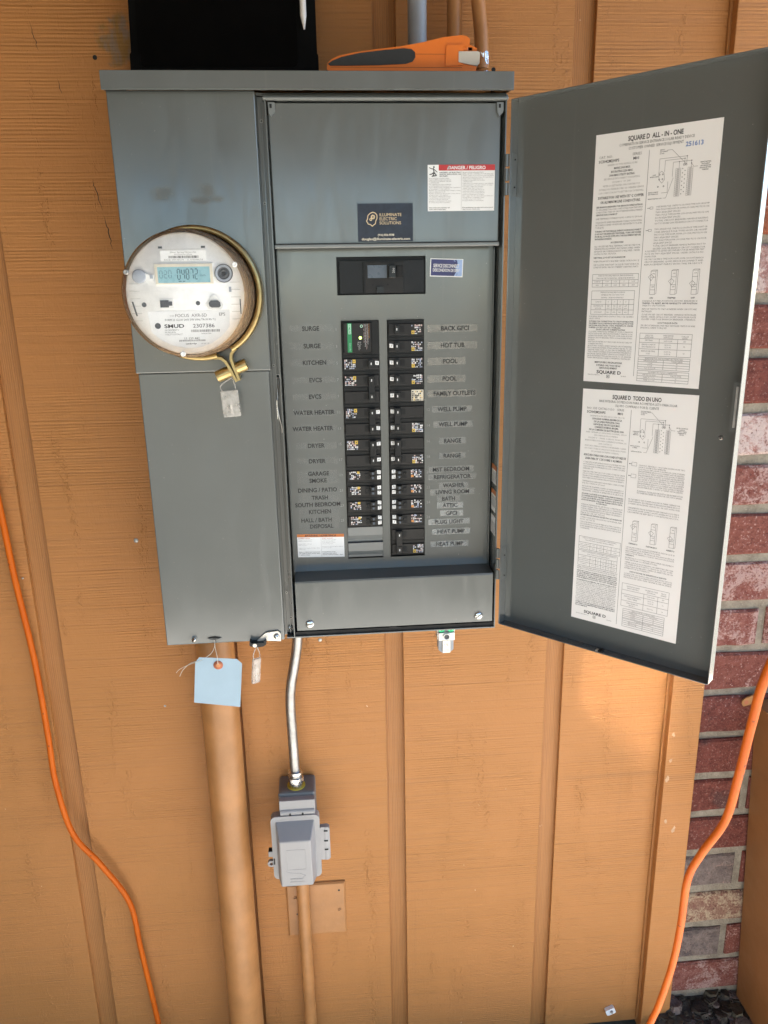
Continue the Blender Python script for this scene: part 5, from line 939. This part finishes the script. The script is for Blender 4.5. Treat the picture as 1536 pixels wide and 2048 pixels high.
# brass locking ring
ringo = thing('locking_ring', (MC[0] + .3, -6, 17), 'brass locking ring clamped round the electric meter with two barrel locks', 'meter ring')
GAPA = math.radians(-68); q = MB()
a0, a1 = GAPA + .13, GAPA - .13 + 2 * math.pi
cr = (MC[0] + .06, MC[1] + .02)
prof = [(3.25, -6.1), (3.25, -6.32), (3.29, -6.40), (3.47, -6.40), (3.54, -6.34), (3.56, -6.2), (3.56, -5.2), (3.5, -5.12), (3.36, -5.12), (3.36, -6.1), (3.25, -6.1)]
q.lathe(cr, prof, 'brass', 96, a0, a1); q.build('band', ringo)
def ear(sgn):
    e_ = MB(); d = Vector((math.cos(GAPA), 0, math.sin(GAPA))); t = Vector((-math.sin(GAPA), 0, math.cos(GAPA)))
    c0 = Vector((cr[0], 0, cr[1])); path = []
    for rad, off in ((3.45, .66), (3.5, .48), (3.62, .3), (3.85, .17), (4.3, .12), (4.85, .10), (5.1, .08)): path.append(c0 + d * rad + t * sgn * off)
    vs = []
    for i, p in enumerate(path):
        dd = (path[min(i + 1, len(path) - 1)] - path[max(i - 1, 0)]).normalized(); n_ = Vector((-dd.z, 0, dd.x)) * .075
        for y in (-6.3, -5.5): vs += [tuple(p + n_ + Vector((0, y, 0))), tuple(p - n_ + Vector((0, y, 0)))]
    fs = []
    for i in range(len(path) - 1):
        a, b_ = 4 * i, 4 * i + 4
        fs += [(a, a + 1, b_ + 1, b_), (a + 2, b_ + 2, b_ + 3, a + 3), (a, b_, b_ + 2, a + 2), (a + 1, a + 3, b_ + 3, b_ + 1)]
    k = 4 * (len(path) - 1); fs += [(k, k + 1, k + 3, k + 2), (0, 2, 3, 1)]
    e_.add(vs, fs, 'brass'); e_.build('ear', ringo)
    bl = MB(); p = c0 + d * 4.45 - Y_ * 5.95; q0 = p + t * sgn * .16; q1 = p + t * sgn * (.8 if sgn > 0 else 1.0)
    bl.cyl(q0, q1, .33, 'brass', 28); bl.cyl(q1, q1 + t * sgn * .03, .28, 'brass', 24, .24)
    if sgn > 0: bl.cyl(q0 + t * .32, q0 + t * .36, .34, 'brass', 24)
    bl.build('barrel_lock', ringo, bevel=.015)
ear(1); ear(-1)

# clear seals
def seal(name, c, w, h, tilt, yaw, label, loop_top):
    o = thing(name, (c[0], c[1], c[2] - h), label, 'seal')
    U = Vector((math.cos(tilt) * math.cos(yaw), math.sin(yaw), math.sin(tilt))).normalized(); Wv = Vector((-math.sin(tilt), 0, math.cos(tilt)))
    Vv = Wv.cross(U).normalized()
    q = MB(c, U, Vv, Wv); q.box(-w / 2, w / 2, -.11, .11, -h, 0, 'seal_clear'); q.build('body', o, bevel=.07)
    q = MB(c, U, Vv, Wv)
    q.tube([(-w * .3, -.02, -.08), (-w * .12, -.03, -h * .25), (-w * .28, -.02, -h * .5), (-w * .1, 0, -h * .8)], .022, 'string', 6, 5); q.tube([(w * .3, -.02, -.08), (w * .1, 0, -h * .3), (w * .3, -.02, -h * .55), (w * .2, 0, -h * .9)], .022, 'string', 6, 5)
    q.box(-w * .04, w * .1, -.05, .02, -h * .92, -h * .3, 'stylus_white'); q.build('insert', o)
    q = MB(); a = Vector(c) + U * (-w * .36) - Wv * .05; b_ = Vector(c) + U * (w * .36) - Wv * .05; t = Vector(loop_top)
    q.tube([a, a + Wv * .35 - U * .06, t + (a - t) * .15 + Vector((0, 0, .02)), t, t + (b_ - t) * .15 + Vector((0, 0, .02)), b_ + Wv * .3 + U * .02, b_], .03, 'seal_clear', 8, 6); q.build('wire', o)
seal('seal_tag', (5.22, -6.1, 15.98), 1.0, 1.5, .07, .0, 'clear plastic seal on a wire loop under the brass ring', (5.42, -6.1, 16.75))
seal('seal_tag', (5.62, -5.25, -1.15), .62, 1.75, -.1, .75, 'narrow clear plastic seal hanging from the hasp at the cover corner', (5.68, -5.25, -.22))

# blue paper tag on a string
tg = thing('paper_tag', (3.1, -5.4, -4.4), 'blank light blue paper tag hanging on a string below the meter cover', 'tag')
q = MB(); o_ = [(2.06, -0.78), (4.38, -1.02), (4.70, -1.36), (4.36, -4.5), (1.46, -3.98), (1.78, -1.12)]
hc = (3.2, -1.38)
vs = []; n = len(o_)
def ty(x, z): return -5.45 + .05 * math.sin((x - 1.5) * 1.1) - .03 * (z + 1)
grid = 8
def lerp(a, b_, t): return (a[0] + (b_[0] - a[0]) * t, a[1] + (b_[1] - a[1]) * t)
q.add([(p[0], ty(*p), p[1]) for p in o_] + [(p[0], ty(*p) + .018, p[1]) for p in o_], [tuple(range(n)), tuple(range(2 * n - 1, n - 1, -1))] + [(i, i + n, (i + 1) % n + n, (i + 1) % n) for i in range(n)], 'tag_blue')
q.build('sheet', tg)
q = MB(); yt = ty(*hc) - .07; q.lathe(hc, [(.30, yt + .015), (.30, yt - .005), (.13, yt - .015), (.001, yt - .015)], 'tag_eyelet', 24); q.lathe(hc, [(.15, yt - .014), (.12, yt - .05), (.07, yt - .03), (.001, yt - .03)], 'eyelet_core', 18); q.build('eyelet', tg)
q = MB(); q.tube([(3.05, -5.06, .22), (3.06, -5.25, -.1), (3.1, -5.3, -.45), (3.18, -5.45, -.8), (3.2, yt - .05, -1.3)], .02, 'string', 6, 5); q.tube([(3.0, -5.06, .22), (3.03, -5.2, -.2), (2.75, -5.35, -.65), (2.1, -5.4, -1.0), (1.5, -5.45, -1.15), (1.0, -5.5, -1.55), (.75, -5.5, -2.0)], .018, 'string', 6, 5); q.tube([(2.75, -5.36, -.65), (2.1, -5.45, -1.02), (1.45, -5.5, -1.2), (.8, -5.5, -1.5), (.55, -5.5, -1.75)], .015, 'string', 6, 5); q.build('string', tg)

# bonding connector below the breaker side
bc = thing('bonding_connector', (18.2, -2.6, -3.2), 'small zinc grounding connector with two green screws under the breaker side', 'connector')
q = MB(); q.box(17.62, 18.82, -2.9, -2.0, -1.62, -.02, 'cast_zinc'); q.box(17.68, 18.78, -3.15, -2.9, -1.62, -1.06, 'cast_zinc'); q.box(17.6, 18.85, -2.95, -2.9, -1.0, -.55, 'cast_zinc'); q.build('body', bc, bevel=.05)
for x in (17.9, 18.52):
    q = MB(); q.cyl((x, -2.85, -.78), (x, -3.12, -.86), .21, 'green_screw', 18); q.cyl((x, -3.12, -.86), (x, -3.14, -.865), .05, 'slot_black', 10); q.build('green_screw', bc, bevel=.02)
q = MB(); q.lathe((18.22, -1.33), [(.26, -3.15), (.26, -3.22), (.19, -3.24), (.17, -3.16), (.001, -3.16)], 'cast_zinc', 20); q.disc(18.22, -1.33, .165, -3.17, 'meter_dark'); q.build('clamp_screw', bc)
q = MB(); q.prism([(17.72, -1.64), (18.75, -1.64), (18.75, -2.45), (18.5, -2.65), (17.95, -2.65), (17.72, -2.45)], -2.85, -2.1, 'pvc_grey'); q.box(17.98, 18.5, -3.02, -2.852, -2.6, -1.7, 'silver_paint'); q.text('UL', 18.24, -2.0, .2, -3.025, 'soft_ink'); q.text('LISTED', 18.24, -2.4, .1, -3.025, 'soft_ink'); q.build('lower_block', bc, bevel=.03)

# ================================================================== CONDUITS AND BOXES
q = MB(); q.tube([(2.45, -1.72, .3), (2.46, -1.72, -12), (2.42, -1.72, -28), (2.4, -1.72, -41.9)], 1.31, 'painted_pipe', 40, 6); tag(q.build('riser_conduit'), 'thick tan painted conduit running from the meter side down to the ground', 'conduit')
emt = thing('steel_conduit', (7.35, -1.3, -13.5), 'thin galvanized steel conduit with an offset bend above the grey outlet box', 'conduit')
q = MB(); q.tube([(8.12, -1.5, .15), (8.1, -1.5, -1.0), (8.02, -1.45, -2.2), (7.72, -1.38, -3.9), (7.45, -1.34, -5.3), (7.32, -1.32, -6.8), (7.34, -1.32, -9.5), (7.40, -1.32, -13.2)], .353, 'galv_steel', 28, 8); q.build('pipe', emt)
q = MB(); cx, cy = 7.41, -1.32
q.cyl((cx, cy, -12.25), (cx, cy, -12.42), .52, 'bright_steel', 24); q.cyl((cx, cy, -12.42), (cx, cy, -12.72), .45, 'galv_steel', 24); q.cyl((cx, cy, -12.72), (cx, cy, -13.1), .6, 'bright_steel', 6); q.cyl((cx, cy, -13.1), (cx, cy, -13.42), .5, 'bright_steel', 24); q.build('connector', emt, bevel=.04)
q = MB(); q.cyl((cx, cy, -13.42), (cx, cy, -13.5), .66, 'yellow_ring', 28); q.build('gasket_ring', emt, bevel=.03)

ob_ = thing('outlet_box', (7.4, 0, -19.5), 'grey weatherproof outlet box with a bulging closed cover below the steel conduit', 'outlet box')
q = MB(); q.box(6.12, 8.78, -2.2, -.02, -18.4, -13.5, 'box_grey_dark'); q.disc(8.4, -13.49, .001, -1, 'slot_black'); q.build('back_box', ob_, bevel=.18)
q = MB(); q.box(6.2, 8.75, -2.75, -2.2, -15.0, -13.75, 'box_grey'); q.cyl((6.25, -2.6, -14.72), (8.7, -2.6, -14.72), .3, 'box_grey', 20)
for x in (6.95, 7.85): q.box(x - .07, x + .07, -2.93, -2.86, -14.95, -14.7, 'slot_black')
q.build('hinge_barrel', ob_, bevel=.04)
def rrect(x0, x1, z0, z1, r, n=5):
    p = []
    for cx_, cz_, a in ((x1 - r, z1 - r, 0), (x0 + r, z1 - r, 90), (x0 + r, z0 + r, 180), (x1 - r, z0 + r, 270)):
        p += [(cx_ + r * math.cos(math.radians(a + 90 * i / n)), cz_ + r * math.sin(math.radians(a + 90 * i / n))) for i in range(n + 1)]
    return p
q = MB(); q.prism(rrect(5.52, 9.02, -20.25, -14.9, .38), -2.95, -2.3, 'box_grey'); lid = q.build('lid', ob_, bevel=.06)
q = MB(); bp = [(5.86, -2.95, -20.2), (8.66, -2.95, -20.2), (8.66, -2.95, -15.3), (5.86, -2.95, -15.3)]; fp = [(6.12, -4.0, -20.05), (8.4, -4.0, -20.05), (8.38, -4.05, -16.2), (6.14, -4.05, -16.2)]
q.add(bp + fp, [(4, 5, 6, 7), (0, 1, 5, 4), (1, 2, 6, 5), (2, 3, 7, 6), (3, 0, 4, 7)], 'box_grey'); q.build('lid_bulge', lid, bevel=.08)
q = MB(); yl = -4.058
def ofs(z): return -4.0 - .05 * (z + 20.05) / 3.85 - .012
for pts in ([(6.6, -16.9), (7.95, -16.9), (7.95, -18.6), (6.6, -18.6), (6.6, -16.9)], [(6.45, -18.7), (6.8, -18.85), (7.5, -18.95), (7.9, -19.15), (7.7, -19.25)]):
    for (a, b_), (c_, d) in zip(pts, pts[1:]): q.tube([(a, ofs(b_) + .01, b_), (c_, ofs(d) + .01, d)], .012, 'box_grey', 5, 1)
[q.tube([(6.85 + i * .2, ofs(-19.6), -19.6), (6.85 + i * .2, ofs(-19.42), -19.42)], .012, 'box_grey', 5, 1) for i in range(5)]; [q.tube([(6.75, ofs(z), z), (7.8, ofs(z), z)], .012, 'box_grey', 5, 1) for z in (-19.65, -19.38)]; q.build('embossing', lid)
q = MB(); q.prism(rrect(8.95, 9.72, -18.9, -16.1, .2), -2.85, -2.45, 'box_grey'); q.cyl((9.45, -2.62, -18.9), (9.45, -2.62, -16.15), .26, 'box_grey', 18)
for z in (-16.4, -17.25, -18.0): q.box(9.3, 9.58, -2.905, -2.86, z - .06, z + .06, 'slot_black')
q.build('side_hinge', ob_, bevel=.03)
q = MB(); q.box(5.2, 5.55, -2.85, -2.4, -18.35, -17.9, 'box_grey'); q.box(5.22, 5.5, -2.84, -2.42, -17.9, -17.84, 'slot_black'); q.box(5.56, 5.66, -2.97, -2.9, -18.95, -18.4, 'slot_black'); q.build('latch_tab', ob_, bevel=.04)
q = MB(); n = 20; R_, r_in = .27, .12
vs = []; cxx, czz = 5.36, -19.0
for y in (-2.8, -2.55):
    for i in range(n): t = 2 * math.pi * i / n; vs += [(cxx + R_ * math.cos(t), y, czz + R_ * math.sin(t)), (cxx + r_in * math.cos(t), y, czz + r_in * math.sin(t))]
fs = []
for i in range(n):
    j = (i + 1) % n; a, b_ = 2 * i, 2 * j; k = 2 * n
    fs += [(a, b_, b_ + 1, a + 1), (a + k, a + 1 + k, b_ + 1 + k, b_ + k), (a, a + k, b_ + k, b_), (a + 1, b_ + 1, b_ + 1 + k, a + 1 + k)]
q.add(vs, fs, 'box_grey'); q.build('padlock_eye', ob_)
q = MB(); q.tube([(7.42, -.95, -18.5), (7.42, -.95, -30), (7.46, -.95, -41.9)], .49, 'painted_pipe', 28, 4); tag(q.build('drop_conduit'), 'slim tan painted conduit running down from the grey outlet box', 'conduit')
pl = thing('blank_plate', (8.4, 0, -28.2), 'tan painted blank cover plate on the siding behind the slim conduit', 'cover plate')
q = MB(); q.frame((8.38, 0, -25.8), X_ * math.cos(-.01) + Z_ * math.sin(-.01), Y_, Z_); q.cbox(-2.33, 2.33, -.24, -.003, -2.45, 2.45, 'painted_pipe', .12); q.build('plate', pl)
for x, z, hole in ((6.75, -24.5, 0), (10.2, -24.1, 1), (6.85, -26.1, 1), (10.2, -25.95, 0)):
    q = MB()
    if hole: q.disc(x, z, .09, -.247, 'slot_black', 14); q.ring(x, z, .09, .12, -.245, 'painted_pipe', 14); q.build('screw_hole', pl)
    else: screw_head(q, x, z, -.24, .14, 'painted_pipe', 'slot_black', .5, .06); q.build('screw', pl)
# pipes above the hood
q = MB(); q.tube([(16.6, -1.9, 32.6), (16.6, -1.9, 62)], .53, 'pvc_grey', 28, 1); tag(q.build('grey_conduit'), 'grey plastic conduit rising behind the orange tester', 'conduit')
q = MB(); q.tube([(18.8, -1.4, 32.6), (18.8, -1.3, 62)], .43, 'painted_pipe', 24, 1); tag(q.build('painted_conduit'), 'brown painted conduit rising beside the grey conduit, behind the tester head', 'conduit')
pb = thing('painted_conduit', (20.2, -2, 32.6), 'brown painted conduit nearest the cabinet corner with silver patches at its foot', 'conduit')
q = MB(); q.tube([(20.28, -2, 33.3), (20.22, -2, 35), (19.98, -1.8, 37.5), (19.9, -1.6, 40), (19.9, -1.6, 62)], .39, 'painted_pipe', 24, 6); q.build('pipe', pb)
q = MB(); q.lathe((0, 0), [(.5, 0), (.5, -.35), (.38, -.6), (.2, -.72), (.001, -.74)], 'painted_pipe', 24)
for i, v_ in enumerate(q.v): q.v[i] = Vector((20.3 + v_.x, -2.1 + v_.z, 32.6 - v_.y))
q.build('elbow', pb)
q = MB(); q.add([(20.1, -2.39, 34.1), (20.25, -2.41, 34.0), (20.45, -2.37, 34.15), (20.6, -2.24, 34.1), (20.62, -2.22, 33.5), (20.5, -2.35, 33.45), (20.35, -2.41, 33.75), (20.2, -2.41, 33.85)], [(0, 7, 6, 1), (1, 6, 5, 2), (2, 5, 4, 3)], 'foil'); q.build('foil_patch', pb)
q = MB(); q.cyl((20.42, -2.45, 32.95), (20.48, -2.62, 33.0), .24, 'foil', 12, .1); q.build('foil_cap', pb)

# ================================================================== THINGS ON THE HOOD
def hz(y): return 32.9 + (0.63 / 5.6) * y + .01        # top of the sloping hood
tb = thing('tablet', (6.0, -2.9, hz(-2.9)), 'black tablet in a rugged case leaning on the wall on top of the cabinet', 'tablet')
ta = math.radians(10); TB = Vector((0, math.sin(ta), math.cos(ta))); TN = Vector((0, math.cos(ta), -math.sin(ta)))
q = MB((1.0, -2.95, hz(-2.9)), X_, TN, TB)
q.prism(rrect(.0, 9.95, 0, 13.2, .55, 6), -.35, .35, 'tablet_black'); body = q.build('case', tb, bevel=.08)
q = MB((1.0, -2.95, hz(-2.9)), X_, TN, TB); q.prism(rrect(.38, 8.9, .4, 12.8, .3, 5), -.375, -.352, 'screen_black'); q.build('screen', tb)
for cx_ in (-.06, 9.45):
    q = MB((1.0, -2.95, hz(-2.9)), X_, TN, TB); q.prism(rrect(cx_, cx_ + .56, -.02, 1.2, .26, 5), -.42, .38, 'tablet_black'); q.build('corner_guard', tb, bevel=.06)
st = thing('stylus', (10.45, -3.2, 35.0), 'white stylus held point down at the right edge of the tablet', 'stylus')
q = MB((1.0, -2.95, hz(-2.9)), X_, TN, TB); q.tube([(9.28, -.5, 2.98), (9.27, -.5, 9.5)], .17, 'stylus_white', 18, 1); q.build('barrel', st)
q = MB((1.0, -2.95, hz(-2.9)), X_, TN, TB); q.cyl((9.28, -.5, 2.98), (9.30, -.5, 2.3), .17, 'stylus_white', 18, .04); q.build('tip', st)

tl = thing('circuit_tester', (15.4, -3.6, hz(-3.6)), 'orange and black handheld tester lying on the cabinet hood', 'tester')
def zt_(x): return hz(-4.7)
B = hz(-4.9)
q = MB(); prof = [(11.5, B), (19.35, B), (19.38, B + .18), (19.4, B + .3), (18.7, B + .42), (18.7, B + .95), (19.35, B + .92), (19.42, B + 1.15), (19.0, B + 1.32), (19.02, B + 1.58), (18.85, B + 1.72), (18.5, B + 1.76), (17.6, B + 1.66), (16.5, B + 1.42), (15.3, B + 1.22), (14.0, B + 1.08), (12.8, B + .92), (12.1, B + .78), (11.7, B + .62), (11.45, B + .42), (11.42, B + .15)]
q.prism(prof, -5.0, -2.4, 'orange_case'); q.build('case', tl, bevel=.12, seg=3)
q = MB(); q.prism([(11.48, B + .38), (11.6, B + .30), (12.4, B + .30), (14.2, B + .33), (15.6, B + .40), (15.95, B + .5), (16.1, B + .7), (16.08, B + .95), (15.9, B + 1.08), (15.5, B + 1.12), (14.5, B + 1.04), (13.2, B + .9), (12.2, B + .7), (11.7, B + .52)], -5.05, -4.6, 'rubber_black'); q.build('grip', tl, bevel=.04)
q = MB(); q.prism([(17.7, B + .28), (18.66, B + .33), (18.66, B + 1.3), (17.75, B + 1.28)], -5.08, -4.4, 'orange_case'); q.box(18.05, 18.95, -5.02, -4.5, B + 1.0, B + 1.26, 'orange_case'); q.build('head', tl, bevel=.06)
q = MB(); q.prism([(18.4, B + .46), (19.35, B + .30), (19.52, B + .4), (19.55, B + .92), (19.45, B + .98), (18.4, B + .97)], -5.12, -3.2, 'pale_plastic'); q.build('jaw', tl, bevel=.05)
q = MB(); q.box(18.5, 19.2, -5.0, -3.6, B + .98, B + 1.25, 'red_plastic'); q.build('red_band', tl, bevel=.06)
for i in range(6):
    x = 12.45 + i * .36; q = MB(); zb_ = B + .86 + i * .045; q.box(x, x + .22, -4.4, -4.0, zb_, zb_ + .1, 'pale_plastic'); q.build('button', tl, bevel=.02)
q = MB(); q.box(11.6, 18.6, -5.008, -4.99, B + .23, B + .245, 'slot_black'); q.box(16.1, 18.0, -5.008, -4.99, B + .86, B + .872, 'slot_black'); q.build('seam', tl)

# ================================================================== CORDS, UTILITY BOX, ANCHOR
q = MB(); q.tube([(-13, -.6, 40), (-11.8, -.6, 22), (-11.0, -.55, 13), (-10.72, -.5, 8.4), (-10.5, -.5, 3.3), (-10.07, -.5, -2.8), (-9.86, -.75, -8.7), (-9.8, -.85, -12.4), (-9.14, -.85, -16.75), (-7.48, -.85, -19.6), (-5.86, -.6, -23.4), (-5.5, -.55, -27.7), (-5.15, -.6, -31.7), (-4.75, -.8, -35.8), (-4.0, -2.0, -40), (-2.0, -5, -41.7)], .205, 'orange_cord', 16, 8)
tag(q.build('extension_cord'), 'orange extension cord hanging against the siding left of the cabinet', 'cord')
q = MB(); q.tube([(34, -30, 44), (31.5, -27, 26), (29.4, -23.5, 10.5), (28.94, -22.0, 5.3), (29.26, -20.9, 2.2), (29.64, -19.8, -1.4), (29.93, -18.7, -4.85), (29.55, -17.6, -7.7), (29.6, -16.4, -10.5), (30.12, -15.3, -14.7), (30.49, -14.2, -18.8), (30.49, -13.1, -23.2), (30.6, -12, -26.2), (30.2, -10.5, -33), (31, -9, -40), (33, -8, -41.7)], .205, 'orange_cord', 18, 8)
tag(q.build('extension_cord'), 'orange extension cord hanging nearer the viewer, in front of the brick wall', 'cord')
ub = thing('utility_box', (46, 0, -39), 'brown painted utility box fixed to the brick wall, behind the nearer orange cord', 'utility box')
tl_ = .058
q = MB((42.7, 0, -9.6), (X_ * math.cos(tl_) + Z_ * math.sin(tl_)), Y_, (Z_ * math.cos(tl_) - X_ * math.sin(tl_))); q.box(0.1, 5.4, -6.5, -.12, -29, 0, 'brown_box'); q.build('case', ub, bevel=.12)
q = MB((42.7, 0, -9.6), (X_ * math.cos(tl_) + Z_ * math.sin(tl_)), Y_, (Z_ * math.cos(tl_) - X_ * math.sin(tl_))); q.box(-.1, 5.6, -6.7, -.12, .02, .12, 'brown_box'); q.build('lid', ub, bevel=.03)
q = MB(); pts = [(41.75, -9.85), (41.6, -9.62), (41.62, -9.35), (41.85, -9.15), (42.9, -8.75), (42.9, -9.55)]; q.prism(pts[::-1], -.32, -.2, 'painted_pipe'); q.disc(41.95, -9.5, .17, -.325, 'tag_eyelet', 16); q.build('mounting_ear', ub, bevel=.02)
q = MB(); q.frame((33.17, 0, -38.9), X_ * .9 + Z_ * .4, Y_, Z_ * .9 - X_ * .4); q.prism(rrect(-.42, .42, -.3, .3, .14), -.35, -.01, 'white_paper'); q.disc(.08, .02, .14, -.36, 'meter_grey', 14); q.lathe((.08, .02), [(.14, -.355), (.1, -.5), (.001, -.5)], 'dull_steel', 14)
tag(q.build('cable_clip', bevel=.04), 'small white clip with a screw low on the siding by the corner board', 'clip')
